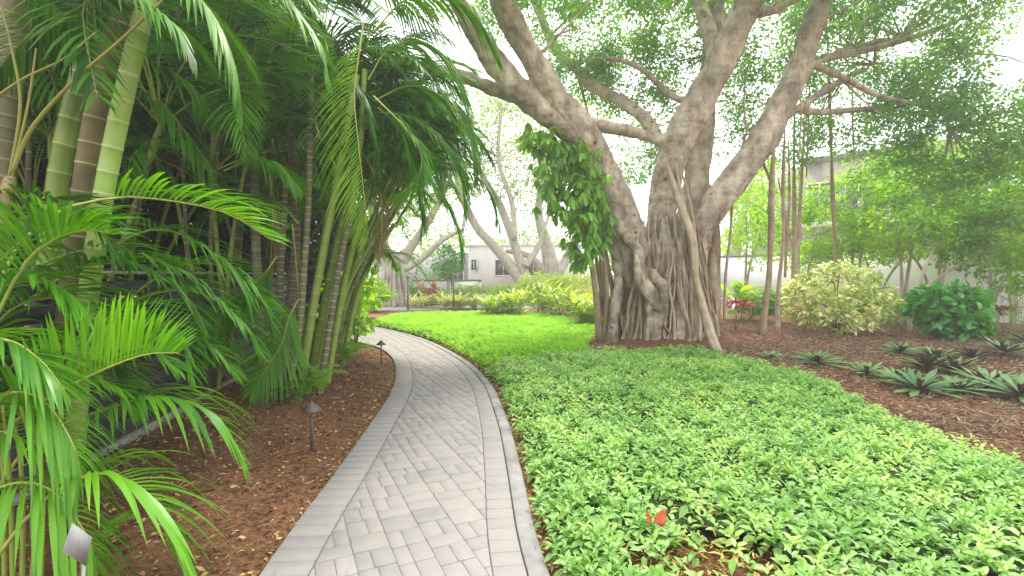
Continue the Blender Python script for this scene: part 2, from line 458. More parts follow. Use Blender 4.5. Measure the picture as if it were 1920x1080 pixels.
def add_paver(mb, poly, z, h=0.012, bev=0.006, r=0.5):
    poly = [np.array(p) for p in poly]
    if len(poly) < 3: return
    c = sum(poly) / len(poly)
    area = 0.5*abs(sum(poly[i][0]*poly[(i+1) % len(poly)][1]-poly[(i+1) % len(poly)][0]*poly[i][1] for i in range(len(poly))))
    if area < 0.0012: return
    s = sum(poly[i][0]*poly[(i+1) % len(poly)][1]-poly[(i+1) % len(poly)][0]*poly[i][1] for i in range(len(poly)))
    if s < 0: poly = poly[::-1]
    def ins(k):
        o = []
        for p in poly:
            d = c - p; L = np.linalg.norm(d); o.append(p + d/L*min(k, L*0.5))
        return o
    a, b = ins(0.002), ins(0.002+bev)
    n = len(poly); dz = random.uniform(-0.0012, 0.0012)
    Vv = [(p[0], p[1], z-h) for p in a] + [(p[0], p[1], z-bev*0.6+dz) for p in a] + [(p[0], p[1], z+dz) for p in b]
    Fs = [tuple(2*n+i for i in range(n))]
    for i in range(n):
        j = (i+1) % n
        Fs += [(i, j, n+j, n+i), (n+i, n+j, 2*n+j, 2*n+i)]
    mb.add(Vv, Fs, r)

BW, BWR, KW = 0.26, 0.18, 0.12
mb = MB()
inL = offset(Lc, BW); inR = offset(Rc, -(BWR+KW)); kin = offset(Rc, -KW)
fieldL = offset(Lc, BW*0.5) ; fieldR = offset(Rc, -(KW+BWR*0.5))
# soldier courses
def course(a, b, step=0.135):
    d = np.concatenate([[0], np.cumsum(np.linalg.norm(np.diff(a, axis=0), axis=1))])
    n = int(d[-1]/step); t = np.linspace(0, d[-1], n+1)
    pa = np.stack([np.interp(t, d, a[:, k]) for k in (0, 1)], 1)
    pb = np.stack([np.interp(t, d, b[:, k]) for k in (0, 1)], 1)
    for i in range(n):
        add_paver(mb, [pa[i], pb[i], pb[i+1], pa[i+1]], 0.004, r=min(1, max(0, random.gauss(0.5, 0.11))))
course(Lc, inL); course(inR, kin)
# field rows laid at an angle with three paver lengths
th = R(-65); ex = np.array([math.cos(th), math.sin(th)]); ey = np.array([-ex[1], ex[0]])
inner = np.vstack([fieldL, fieldR[::-1]])
field = MB()
mbf = mb
row = -70
H = 0.17
allL, allR = inL, inR
tL = np.gradient(inL, axis=0); tR = np.gradient(inR, axis=0)
v0 = -24
while v0 < 24:
    v0 += 0.21
    u = -22 + random.uniform(0, 0.3)
    while u < 22:
        L = random.choice([0.13, 0.13, 0.19, 0.19, 0.19])
        if L > 0.15:
            hs = random.choice([[0.09, 0.12], [0.12, 0.09], [0.21] , [0.105, 0.105]])
        else:
            hs = random.choice([[0.21], [0.13, 0.08], [0.21]])
        vv = v0
        for h_ in hs:
            poly = [ex*a + ey*b for a, b in ((u, vv), (u+L, vv), (u+L, vv+h_), (u, vv+h_))]
            vv += h_
            c = sum(poly)/4
            if c[1] < 1.3 or c[1] > 17 or c[0] < -11 or c[0] > 2: continue
            if not inside(inner, c[0], c[1]): continue
            i = np.argmin(np.sum((inL-c)**2, 1)); j = np.argmin(np.sum((inR-c)**2, 1))
            nl = np.array([tL[i][1], -tL[i][0]]); nr = np.array([-tR[j][1], tR[j][0]])
            q = half_clip(poly, inL[i]+nl/np.linalg.norm(nl)*0.003, nl)
            if len(q) >= 3: q = half_clip(q, inR[j]+nr/np.linalg.norm(nr)*0.003, nr)
            if len(q) >= 3: add_paver(mbf, q, 0.0, r=min(1, max(0, random.gauss(0.52, 0.14))))
        u += L
sheet = np.vstack([Lc, kin[::-1]])
n = len(Lc)
Vs = [(p[0], p[1], -0.0085) for p in Lc] + [(p[0], p[1], -0.0085) for p in kin]
mb.add(Vs, [(i, n+i, n+i+1, i+1) for i in range(n-1)], 0.5, 1)
pth = mb.build("path", [M['paver'], M['joint']]); tag(pth, kind='structure')
kb = MB()
Vk = []
ko = Rc; ki = offset(Rc, -KW+0.006)
for i in range(n):
    jit = 0.006*noise.noise((i*0.4, 0, 0))
    Vk += [(*ki[i], -0.05), (*ki[i], 0.006+jit), (*(ki[i]*0.95+ko[i]*0.05), 0.012+jit), (*(ki[i]*0.1+ko[i]*0.9), 0.014+jit), (*ko[i], -0.0+jit), (*ko[i], -0.06)]
kb.add(Vk, [(i*6+k, i*6+k+1, i*6+k+7, i*6+k+6) for i in range(n-1) for k in range(5)])
tag(kb.build("kerb", M['kerb'], smooth=True), kind='structure')

# far second path
mb = MB()
a = [G(x, y) for x, y in ((560, 588), (740, 583), (900, 580), (1050, 580), (1250, 583))]
b = [G(x, y) for x, y in ((560, 579), (740, 575), (900, 572), (1050, 573), (1250, 575))]
pa, pb = spline([(p.x, p.y) for p in a], 24), spline([(p.x, p.y) for p in b], 24)
mb.add([(p[0], p[1], 0.026) for p in pa]+[(p[0], p[1], 0.026) for p in pb], [(i, i+1, 24+i+1, 24+i) for i in range(23)])
tag(mb.build("far_path", M['kerb']), kind='structure')

# ------------------------------------------------------------------ leaves
T4 = (np.array([(0,0,0),(0.45,-0.5,0.08),(1,0,-0.12),(0.45,0.5,0.08)]), [np.array([(0,1,2),(0,2,3)])])
T8 = (np.array([(0,0,0),(.3,-.45,.09),(.3,0,0),(.3,.45,.09),(.68,-.36,.0),(.68,0,-.07),(.68,.36,.0),(1,0,-.22)]),
      [np.array([(0,1,2),(0,2,3),(4,7,5),(5,7,6)]), np.array([(1,4,5,2),(2,5,6,3)])])
def _blade(n, droop):
    V = [(0, -0.15, 0), (0, 0.15, 0)]
    for i in range(1, n):
        t = i/n; w = 0.5*min(1, 1.6*math.sin(math.pi*min(1, t*0.9+0.08)))
        V += [(t, -w, -droop*t*t), (t, w, -droop*t*t)]
    V.append((1, 0, -droop))
    Q = [(2*i, 2*i+2, 2*i+3, 2*i+1) for i in range(n-1)]
    return np.array(V), [np.array(Q), np.array([(2*n-2, 2*n, 2*n-1)])]
TB = _blade(5, 0.35)
TBS = _blade(4, 0.6)
TBU = _blade(4, 0.12)

def leaves(pos, dirv, up, ln, wd, T, rnd):
    """vectorised leaves: returns V, faces list, rnd"""
    tv, tf = T
    d = dirv/(np.linalg.norm(dirv, axis=1)[:, None]+1e-9)
    s = np.cross(up, d); s /= np.linalg.norm(s, axis=1)[:, None]+1e-9
    nrm = np.cross(d, s)
    V = pos[:, None, :] + tv[None, :, 0, None]*(d*ln[:, None])[:, None, :] + tv[None, :, 1, None]*(s*wd[:, None])[:, None, :] + tv[None, :, 2, None]*(nrm*ln[:, None])[:, None, :]
    N, k = len(pos), len(tv)
    Fs = [(f[None] + (np.arange(N)*k)[:, None, None]).reshape(-1, f.shape[1]) for f in tf]
    return V.reshape(-1, 3), Fs, np.repeat(rnd, k)

def merge(*ms):
    Vs, Fd, rr, off = [], {}, [], 0
    for V, Fs, r in ms:
        Vs.append(V); rr.append(r)
        for f in Fs: Fd.setdefault(f.shape[1], []).append(f+off)
        off += len(V)
    return np.concatenate(Vs), [np.concatenate(v) for v in Fd.values()], np.concatenate(rr)

def rdir(n, zmin=-1, zmax=1):
    a = RS.uniform(0, 2*math.pi, n); z = RS.uniform(zmin, zmax, n); q = np.sqrt(1-z*z)
    return np.stack([q*np.cos(a), q*np.sin(a), z], 1)

def crown_leaves(blobs, nclump, per, leaf, wid=0.5, T=T4, clump=0.35, droop=0.2, shell=0.45, flat=0.6, seedcut=0.0):
    """blobs: (centre, (rx,ry,rz)); clumps scattered through each blob's volume with gaps"""
    ms = []; centres = []
    vol = np.array([b[1][0]*b[1][1]*b[1][2] for b in blobs]); vol = vol**0.75; vol = vol/vol.sum()
    for (c, r), v in zip(blobs, vol):
        k = max(3, int(nclump*v))
        d = rdir(k); rad = RS.uniform(shell, 1.0, k)**0.6
        cc = np.array(c) + d*rad[:, None]*np.array(r)
        if seedcut:
            keep = np.array([noise.noise((p[0]*0.9, p[1]*0.9, p[2]*0.9)) > -seedcut for p in cc]); cc = cc[keep]
        centres.append(cc)
    cc = np.concatenate(centres)
    k = len(cc)
    size = RS.uniform(0.6, 1.3, k)*clump
    pos = np.repeat(cc, per, 0) + rdir(k*per)*(RS.uniform(0.1, 1, k*per)**0.5*np.repeat(size, per))[:, None]*np.array([1, 1, flat])
    out = pos-np.repeat(cc, per, 0)
    dv = out/ (np.linalg.norm(out, axis=1)[:, None]+1e-6) + rdir(k*per)*0.7 - np.array([0, 0, droop])
    up = rdir(k*per, 0.2, 1)
    ln = leaf*RS.uniform(0.65, 1.3, k*per)
    rr = np.clip(np.repeat(RS.uniform(0, 1, k), per)*0.6 + RS.uniform(0, 0.4, k*per), 0, 1)
    return leaves(pos, dv, up, ln, ln*wid*RS.uniform(0.8, 1.2, k*per), T, rr), cc

def twigs(cc, starts, parent, mat, n=60, r=0.018, name="branch"):
    mb = MB(); S = np.array([list(s) for s in starts])
    idx = RS.choice(len(cc), min(n, len(cc)), replace=False)
    for i in idx:
        c = cc[i]; s = S[np.argmin(np.linalg.norm(S-c, axis=1)+RS.uniform(0, 1.0, len(S)))]
        m = (s+c)/2+RS.uniform(-0.25, 0.25, 3)*np.linalg.norm(c-s)*0.5+np.array([0, 0, 0.1])
        L = np.linalg.norm(c-s)
        mb.add(*tube([s, m, c], [r*(0.8+L*0.5), r*0.8, r*0.25], 5, 7, cap=False))
    return mb.build(name, mat, parent, smooth=True)

# ------------------------------------------------------------------ ground cover (nobody could count it)
def cover_h(x, y):
    return 0.2+0.05*npn(x, y, 1.1)+0.035*npn(x, y, 3.3)

kerb_side = offset(Rc, 0.05)
def gp(px, py, z=0.2):
    p = G(px, py, z); return (p.x, p.y)
ks = [p for p in kerb_side if p[1] > 1.6 and p[0] > -4.9]
edge_far = [gp(*q) for q in ((690, 598), (760, 585), (900, 583), (1040, 588), (1118, 604), (1112, 628), (1092, 648))]
edge_r = [gp(*q) for q in ((1140, 652), (1240, 654), (1310, 650), (1390, 668), (1500, 690), (1560, 712), (1650, 762), (1730, 795), (1820, 822), (1930, 846))]
edge_r += [(6.5, 3.6), (6.5, 1.2)]
poly_cover = np.array([tuple(p) for p in ks][::1] + edge_far + edge_r + [(0.6, 1.2)])
def in_cover(x, y): return inside(poly_cover, x, y)

def cover(name, ymin, ymax, dens, leaf, mat, T, lay=2, sel=None, k=8):
    x0, x1 = -5.2, 7.5
    N = int((x1-x0)*(ymax-ymin)*dens)
    x = RS.uniform(x0, x1, N); y = RS.uniform(ymin, ymax, N)
    ok = in_cover(x, y) & (np.abs(x) < y*1.12+0.8)
    if sel is not None: ok &= sel(x, y)
    # ragged, thinner edge beside the kerb and the bare patch near the camera
    dk = np.min([np.hypot(x-c[0], y-c[1]) for c in kerb_side[::2]], axis=0)
    h = cover_h(x, y)*np.clip(0.35+dk/0.35, 0.35, 1)
    bare = np.hypot((x-0.95)/0.42, (y-2.45)/0.3)
    ok &= ~((bare < 1) & (RS.uniform(0, 1, N) > 0.22))
    gap = npn(x, y, 2.6)
    ok &= ~((gap < -0.33) & (RS.uniform(0, 1, N) > 0.35))
    ok &= (RS.uniform(0, 1, N) < np.clip(0.3+dk/0.15, 0, 1))
    x, y, h = x[ok], y[ok], h[ok]; N = len(x)
    c = np.stack([x, y, h*RS.uniform(0.72, 1.1, N)], 1)
    c[:, 2] += (RS.uniform(0, 1, N) > 0.93)*RS.uniform(0.0, 0.04, N)
    kk = k
    a = np.repeat(RS.uniform(0, 6.28, N), kk)+np.tile(np.arange(kk)*2.4, N)+RS.uniform(-0.4, 0.4, N*kk)
    el = np.tile(np.linspace(0.9, -0.25, kk), N)+RS.uniform(-0.25, 0.25, N*kk)
    d = np.stack([np.cos(a)*np.cos(el), np.sin(a)*np.cos(el), np.sin(el)], 1)
    tilt = np.repeat(RS.uniform(-0.35, 0.35, (N, 3)), kk, 0); d = d+tilt*0.8
    pos = np.repeat(c, kk, 0); pos[:, 2] -= np.tile(np.linspace(0, 0.05, kk), N)
    pos += d*leaf*0.12
    ln = leaf*np.tile(np.linspace(0.6, 1.15, kk), N)*np.repeat(RS.uniform(0.7, 1.25, N), kk)*RS.uniform(0.85, 1.15, N*kk)
    up = np.stack([RS.normal(0, 0.25, N*kk), RS.normal(0, 0.25, N*kk), np.ones(N*kk)], 1)
    rr = np.clip(np.repeat(RS.uniform(0, 0.8, N), kk)+RS.uniform(0, 0.2, N*kk)+np.tile(np.linspace(0.2, -0.1, kk), N), 0, 1)
    return leaves(pos, d, up, ln, ln*0.5, T, rr)

def lime_zone(x, y):   # the feathery lime cover beyond the dark green one
    return (y > 8.1+0.5*npn(x, y, 1.3)+0.25*npn(x, y, 5)+x*1.0)
def not_lime(x, y): return ~lime_zone(x, y)
A = cover("c", 1.9, 5.2, 270, 0.072, None, T8, sel=not_lime)
B = cover("c", 5.2, 11.5, 240, 0.075, None, T4, sel=not_lime)
V, Fs, rr = merge(A, B)
gc = build("ground_cover", V, Fs, M['cover'], rnd=rr)
tag(gc, "low bed of pale blue green leafy ground cover filling the right foreground", "ground cover", kind='stuff')
C1 = cover("c", 6.2, 19.8, 230, 0.062, None, T4, sel=lime_zone, k=7)
lc = build("ground_cover", C1[0], C1[1], M['cover_lime'], rnd=C1[2])
tag(lc, "vivid lime feathery ground cover between the path bend and the big tree", "ground cover", kind='stuff')
# dark bumpy base sheet, added under the leaves to fill gaps
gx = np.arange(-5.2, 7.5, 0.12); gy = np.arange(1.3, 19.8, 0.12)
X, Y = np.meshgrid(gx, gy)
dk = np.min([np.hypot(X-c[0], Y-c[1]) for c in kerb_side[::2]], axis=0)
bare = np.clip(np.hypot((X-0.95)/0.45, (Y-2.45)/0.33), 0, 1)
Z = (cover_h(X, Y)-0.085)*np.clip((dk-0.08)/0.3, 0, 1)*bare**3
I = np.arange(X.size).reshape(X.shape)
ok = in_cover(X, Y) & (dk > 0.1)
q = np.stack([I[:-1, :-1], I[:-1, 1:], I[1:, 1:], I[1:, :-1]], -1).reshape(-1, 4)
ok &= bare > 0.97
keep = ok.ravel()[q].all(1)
st = build("ground_cover_base", np.stack([X, Y, Z], -1).reshape(-1, 3), q[keep], M['cover_base'])
tag(st, "dark bumpy base sheet added beneath the leafy ground cover", "ground cover", kind='stuff')

# ------------------------------------------------------------------ mulch chips and dry leaves
fence_x = lambda y: -3.68-0.18*(y-4.5)
def scatter(N, x0, x1, y0, y1, cond):
    x = RS.uniform(x0, x1, N); y = RS.uniform(y0, y1, N)
    ok = (~inside(path_poly, x, y)) & cond(x, y)
    return x[ok], y[ok]
def bits(name, x, y, l0, l1, w, mat, label, cat, zmax=0.05):
    N = len(x)
    nearp = np.min([np.hypot(x-c[0], y-c[1]) for c in np.vstack([Lc, Rc])[::4]], axis=0)
    z = -0.03+np.clip((nearp-0.15)/0.8, 0, 1)*0.05+RS.uniform(0.0, zmax, N)*np.clip(nearp*3+0.2, 0, 1)
    pos = np.stack([x, y, z], 1)
    d = rdir(N, -0.35, 0.45); up = rdir(N, 0.4, 1)
    ln = RS.uniform(l0, l1, N)
    Vv, Fs, r = leaves(pos, d, up, ln, ln*w*RS.uniform(0.6, 1.4, N), T4, RS.uniform(0, 1, N))
    return tag(build(name, Vv, Fs, mat, rnd=r, smooth=False), label, cat, kind='stuff')
x1, y1 = scatter(30000, -5.5, 0, 1.6, 14, lambda x, y: (x > -y*1.1-0.5) & (x < 0))
x2, y2 = scatter(30000, 1.5, 14, 3.2, 16, lambda x, y: (~in_cover(x, y)) & (x < y*1.1+0.5))
bits("mulch_chips", np.concatenate([x1, x2]), np.concatenate([y1, y2]), 0.02, 0.07, 0.28, M['chip'], "red brown shredded bark mulch covering the planting beds", "mulch", 0.035)
x6, y6 = scatter(95000, 1.8, 15, 3.2, 16, lambda x, y: (~in_cover(x, y)) & (x < y*1.1+0.5))
bits("straw_mulch", x6, y6, 0.03, 0.12, 0.12, M['straw'], "pale tan needle litter over the right hand bed", "mulch", 0.05)
x3, y3 = scatter(8000, -5.5, -0.1, 1.8, 12, lambda x, y: (x > -y*1.1-0.5))
x4, y4 = scatter(1500, 2, 12, 5, 15, lambda x, y: (~in_cover(x, y)))
k5 = RS.randint(0, len(kerb_side)//2, 4000); off = RS.uniform(-0.08, 0.2, 4000)
x5 = kerb_side[k5, 0]+off; y5 = kerb_side[k5, 1]+RS.uniform(-0.05, 0.05, 4000)
k7 = RS.randint(0, len(Lc)//2, 900); o7 = np.abs(RS.normal(0, 0.07, 900))-0.03
Lo = offset(Lc, -1.0)-Lc
x4 = np.concatenate([x4, Lc[k7, 0]+Lo[k7, 0]*o7]); y4 = np.concatenate([y4, Lc[k7, 1]+Lo[k7, 1]*o7+RS.uniform(-.06, .06, 900)])
bits("dry_leaves", np.concatenate([x3, x4, x5]), np.concatenate([y3, y4, y5]), 0.018, 0.045, 0.4, M['dead'], "scattered yellow and tan dry leaves lying on the mulch", "leaf litter", 0.045)
# a few bits of litter on the pavers
xb, yb = 0.95+RS.normal(0, 0.3, 900), 2.45+RS.normal(0, 0.25, 900)
bits("dry_leaves", xb, yb, 0.03, 0.09, 0.22, M['dead'], "tan dry stalks and leaves in the thin patch of ground cover", "leaf litter", 0.13)
xs, ys = RS.uniform(-3, 1, 900), RS.uniform(2.0, 12, 900)
ok = inside(np.vstack([offset(Lc, 0.05), offset(Rc, -0.02)[::-1]]), xs, ys) & (RS.uniform(0, 1, 900) < 0.3)
xs, ys = xs[ok], ys[ok]
N = len(xs)
Vv, Fs, r = leaves(np.stack([xs, ys, np.full(N, 0.012)], 1), rdir(N, -0.03, 0.08), np.tile([0, 0, 1.], (N, 1)), RS.uniform(0.01, 0.035, N), RS.uniform(0.005, 0.014, N), T4, RS.uniform(0, 1, N))
tag(build("path_litter", Vv, Fs, M['dead'], rnd=r), "tiny dry leaf bits lying on the paved path", "leaf litter", kind='stuff')
# fine dry roots and twigs on the right hand bed
mb = MB()
for i in range(420):
    if i < 260:
        p = G(RS.uniform(1380, 1920), RS.uniform(640, 690), 0.03)
    else:
        p = G(RS.uniform(1730, 1960), RS.uniform(730, 815), 0.03)
    if in_cover(p.x, p.y): continue
    a = RS.uniform(0, 6.28); L = RS.uniform(0.1, 0.4)
    e = p+Vector((math.cos(a)*L, math.sin(a)*L, RS.uniform(-0.01, 0.05)))
    m = (p+e)/2+Vector((RS.uniform(-.06, .06), RS.uniform(-.06, .06), RS.uniform(0.01, 0.08)))
    mb.add(*tube([p, m, e], [0.003, 0.004, 0.002], 4, 6, cap=False), r=RS.uniform(0.1, 0.75))
tag(mb.build("dry_twigs", M['root'], smooth=True), "tangle of fine dry roots and twigs on the right mulch bed", "twigs", kind='stuff')

# ------------------------------------------------------------------ fallen leaf, path lights, plant tag
def path_light(px, ytop, ybase, label):
    b = G(px, ybase); s = b.y/F
    h = (ybase-ytop)*s
    t = thing("path_light", label, "garden light", (b.x, b.y, 0), "bronze path lights in the mulch bed")
    pv, pf = tube([(b.x, b.y, -0.05), (b.x, b.y, h-0.02)], [0.0125, 0.0125], 10)
    build("post", pv, pf, M['metal'], t)
    mb = MB(); prof = [(0.085, h-0.085), (0.087, h-0.08), (0.03, h-0.028), (0.018, h-0.02), (0.008, h)]
    rings = []
    seg = 24
    for r, z in prof: rings += [(b.x+r*math.cos(k*2*math.pi/seg), b.y+r*math.sin(k*2*math.pi/seg), z) for k in range(seg)]
    Fs = [(i*seg+j, i*seg+(j+1) % seg, (i+1)*seg+(j+1) % seg, (i+1)*seg+j) for i in range(len(prof)-1) for j in range(seg)]
    Fs += [tuple((len(prof)-1)*seg+j for j in range(seg))]
    # underside
    k0 = len(rings)
    rings += [(b.x+0.08*math.cos(k*2*math.pi/seg), b.y+0.08*math.sin(k*2*math.pi/seg), h-0.083) for k in range(seg)]
    rings += [(b.x+0.02*math.cos(k*2*math.pi/seg), b.y+0.02*math.sin(k*2*math.pi/seg), h-0.035) for k in range(seg)]
    Fs += [(k0+(j+1) % seg, k0+j, k0+seg+j, k0+seg+(j+1) % seg) for j in range(seg)]
    Fs += [(j, k0+j, k0+(j+1) % seg, (j+1) % seg) for j in range(seg)]
    mb.add(rings, Fs)
    mb.build("lamp_shade", M['metal'], t, smooth=False)
    cv, cf = tube([(b.x, b.y, h-0.07), (b.x, b.y, h-0.02)], [0.022, 0.018], 10)
    build("socket", cv, cf, M['metal'], t)
    return t
path_light(585, 751, 846, "nearer bronze mushroom path light standing in the mulch beside the paving")
path_light(715, 637, 684, "farther small bronze path light at the tip of the mulch bed")

tg = P(143, 1020, 1.85)
t = thing("plant_tag", "blank grey tilted plant tag on a stake at the foot of the left palm", "plant tag", (tg.x+0.03, tg.y, 0))
q = [P(136, 981, 1.82), P(172, 1007, 1.88), P(160, 1062, 1.86), P(117, 1034, 1.8)]
nv = (q[1]-q[0]).cross(q[3]-q[0]).normalized()*0.0025
Vq = [tuple(p-nv) for p in q]+[tuple(p+nv) for p in q]
build("plate", Vq, [(0,1,2,3),(7,6,5,4),(0,4,5,1),(1,5,6,2),(2,6,7,3),(3,7,4,0)], M['plastic'], t, smooth=False)
pv, pf = tube([P(158, 1050, 1.885), P(152, 1130, 1.87), Vector((P(150, 1130, 1.87).x, 1.87, -0.03))], 0.006, 8)
build("stake", pv, pf, M['stake'], t)

c = P(1221, 958, 2.66)
mb = MB()
for sgn, tilt in ((-1, 0.9), (1, 0.25)):
    rows = []
    for i in range(9):
        u = i/8; wv = 0.5*math.sin(math.pi*min(1, u*0.94+0.05))**0.8
        for j in range(5):
            v = (j/4-0.5)*2*wv*0.045
            ang = tilt+u*0.8
            rows.append((c.x+sgn*(0.004+u*0.062*math.cos(ang*0.8)), c.y-0.02+v*0.45-abs(v)*0.3, c.z-0.02+u*0.03*math.sin(ang)+v*1.0))
    rows = [tuple(c+(Vector(q)-c)*1.6) for q in rows]
    mb.add(rows, [(i*5+j, i*5+j+1, (i+1)*5+j+1, (i+1)*5+j) for i in range(8) for j in range(4)])
fl = mb.build("fallen_leaf", M['redleaf'], smooth=True, origin=(c.x, c.y, c.z-0.03))
md = fl.modifiers.new("thick", 'SOLIDIFY'); md.thickness = 0.0015
tag(fl, "curled red brown dead leaf lying on the green ground cover", "dead leaf")
#PART2
# ------------------------------------------------------------------ palms
def frond_mesh(ctrl, up=(0, 0, 1), n=44, leafl=0.45, wid=0.035, droop=0.35, start=0.2, seg=4, ang=(50, 28), lift=0.25, rrad=0.011, seed=0, upper=None, miss=0.03):
    """ctrl: rachis control points. leaflets in pairs. -> V, F, rnd, mi"""
    rs = np.random.RandomState(seed)
    C = spline(ctrl, 40); L = np.sum(np.linalg.norm(np.diff(C, axis=0), axis=1))
    T = np.gradient(C, axis=0); T /= np.linalg.norm(T, axis=1)[:, None]
    V, Fs, rr, mi = [], [], [], []
    rv, rf = tube(C[::3].tolist()+[C[-1].tolist()], list(rrad*(1-0.85*np.linspace(0, 1, len(C[::3])+1))), 5, cap=False)
    V.append(rv); Fs += rf; rr.append(np.full(len(rv), 0.5)); mi += [1]*len(rf); off = len(rv)
    up = np.array(up, float)
    for k in range(n):
        u = start+(1-start)*(k+0.5)/n
        idx = u*39; i = min(38, int(idx)); f = idx-i
        p = C[i]*(1-f)+C[i+1]*f; t = T[i]
        s = np.cross(t, up); s /= np.linalg.norm(s)+1e-9
        nn = np.cross(s, t)
        w = (k+0.5)/n
        prof = (0.55+0.45*math.sin(math.pi*min(1, w*1.15+0.1))) if w < 0.78 else (0.55+0.45*math.sin(math.pi*(0.78*1.15+0.1)))*(1-(w-0.78)/0.22*0.6)
        l = leafl*prof*2/1.6
        a = R(ang[0]+(ang[1]-ang[0])*w)
        for side in (-1, 1):
            if rs.rand() < miss: continue
            aa = a+rs.normal(0, 0.05); li = lift+rs.normal(0, 0.06)
            d = s*side*math.sin(aa)+t*math.cos(aa)+nn*li; d /= np.linalg.norm(d)
            ll = l*rs.uniform(0.92, 1.06); dr = droop*rs.uniform(0.75, 1.25)
            wv = t-d*np.dot(t, d); wv /= np.linalg.norm(wv)+1e-9
            wv = wv*0.85+nn*0.5*1.0; wv /= np.linalg.norm(wv)
            ws = wid*(0.75+0.25*prof)
            vs = []
            for j in range(seg+1):
                x = j/seg
                pos = p+d*ll*x*(1-0.12*dr*x)+np.array([0, 0, -1])*ll*dr*x*x
                ww = ws*(0.4+1.1*x if x < 0.45 else 0.9*(1-((x-0.45)/0.55)**1.6))*0.5
                if j == seg: vs.append(pos)
                else: vs += [pos-wv*ww, pos+wv*ww]
            V.append(np.array(vs)); r0 = rs.uniform(0, 1)
            rr.append(np.full(len(vs), r0))
            for j in range(seg-1): Fs.append((off+2*j, off+2*j+2, off+2*j+3, off+2*j+1)); mi.append(0)
            Fs.append((off+2*seg-2, off+2*seg, off+2*seg-1)); mi.append(0)
            off += len(vs)
    idx = sorted(range(len(Fs)), key=lambda i: len(Fs[i]))
    tri = np.array([Fs[i] for i in idx if len(Fs[i]) == 3]); qd = np.array([Fs[i] for i in idx if len(Fs[i]) == 4])
    return np.concatenate(V), [tri, qd], np.concatenate(rr), [mi[i] for i in idx]

# eight shared frond shapes, base at the origin, reaching along +X
PROTO = []
for k in range(8):
    rs = np.random.RandomState(50+k)
    Lf = 1.0; up0 = rs.uniform(0.35, 0.75); dr = rs.uniform(0.1, 0.6)
    ctrl = [(0, 0, 0), (0.28, 0.0, up0*0.45), (0.62, rs.uniform(-.05, .05), up0*0.62), (0.9, rs.uniform(-.1, .1), up0*0.45-dr*0.25), (1.1, rs.uniform(-.12, .12), up0*0.1-dr*0.55)]
    ctrl = [tuple(1.7*x for x in c) for c in ctrl]
    PROTO.append(frond_mesh(ctrl, n=40, leafl=0.50, wid=0.034, droop=rs.uniform(0.25, 0.6), lift=rs.uniform(0.1, 0.4), seed=k, seg=3, ang=(62, 30)))
PM = {}
def proto_mesh(k, mat='palm'):
    if (k, mat) not in PM:
        V, Fs, r, mi = PROTO[k]
        PM[(k, mat)] = make_mesh("frond", V, Fs, [M[mat], M['rachis_lime' if 'lime' in mat else 'rachis']], r, mi)
    return PM[(k, mat)]

def frond_at(parent, p, az, pitch, scale, k, mat='palm', roll=0.0):
    o = put("frond", proto_mesh(k, mat), parent, Vector(p)-wloc(parent))
    o.rotation_euler = (roll, -pitch, az)
    o.scale = (scale,)*3
    return o

def cane(parent, pts, rad, mat='cane', node=0.13, seg=10, top=None):
    """ringed cane; pts Vectors base->top"""
    C = spline([list(p) for p in pts], 60)
    d = np.concatenate([[0], np.cumsum(np.linalg.norm(np.diff(C, axis=0), axis=1))]); L = d[-1]
    pos = []; ring = []; rr = []
    x = random.uniform(0, node)
    marks = []
    while x < L:
        marks.append(x); x += node*random.uniform(0.75, 1.25)
    ts = [0]
    for m in marks:
        ts += [m-0.012-node*0.25, m-0.012, m-0.004, m+0.004, m+0.012]
    ts.append(L); ts = sorted(set(t for t in ts if 0 <= t <= L))
    P3 = np.stack([np.interp(ts, d, C[:, k]) for k in range(3)], 1)
    r0, r1 = (rad, rad*0.85) if np.isscalar(rad) else rad
    rad_l, ring_l = [], []
    ms = np.array(marks) if marks else np.array([99])
    base_tone = random.uniform(0.2, 0.55)
    for t in ts:
        near = np.min(np.abs(ms-t)) < 0.006
        f = t/L
        rad_l.append((r0+(r1-r0)*f)*(1.04 if near else 1.0))
        ring_l.append(random.uniform(0.7, 1.0) if near else base_tone+random.uniform(-.1, .1))
    V, Fs = tube(P3.tolist(), rad_l, seg)
    return build("cane", V, Fs, M[mat], parent, rnd=np.repeat(ring_l, seg))

def areca(label, base, canes, group="clumping palms along the left bed", nf=7, fmat='palm', extra=0, cmat='cane', fs=1.0, cr=0.03, low=0, lowmat=None):
    """base (x,y); canes: list of (dx,dy,top Vector)"""
    t = thing("areca_palm", label, "palm", (base[0], base[1], 0), group)
    for dx, dy, tp in canes:
        b = Vector((base[0]+dx, base[1]+dy, -0.03)); tp = Vector(tp)
        mid = (b+tp)/2+Vector((random.uniform(-.12, .12), random.uniform(-.1, .1), 0)) - Vector(((tp-b).x, (tp-b).y, 0))*0.12
        cane(t, [b, mid, tp], (cr, cr*0.75), random.choice(['cane', 'cane', 'cane_grey']), 0.2)
        dirv = (tp-mid).normalized()
        sh = tp+dirv*0.45
        V, Fs = tube([tp-dirv*0.02, tp+dirv*0.15, sh], [cr*0.9, cr*1.25, cr*0.6], 8, 8)
        build("crownshaft", V, Fs, M['rachis'], t)
        a0 = random.uniform(0, 6.28)
        for i in range(nf):
            frond_at(t, sh-dirv*0.08, a0+i*2.4+random.uniform(-.3, .3), random.uniform(-0.25, 0.75), fs*random.uniform(0.8, 1.2), random.randrange(8), fmat, random.uniform(-.2, .2))
    for i in range(low):
        a0 = random.uniform(0, 6.28)
        frond_at(t, Vector((base[0]+random.uniform(-.25, .25), base[1]+random.uniform(-.25, .25), random.uniform(0.0, 0.3))), a0, random.uniform(0.3, 0.9), random.uniform(0.55, 0.85)*fs, random.randrange(8), lowmat or fmat)
    return t

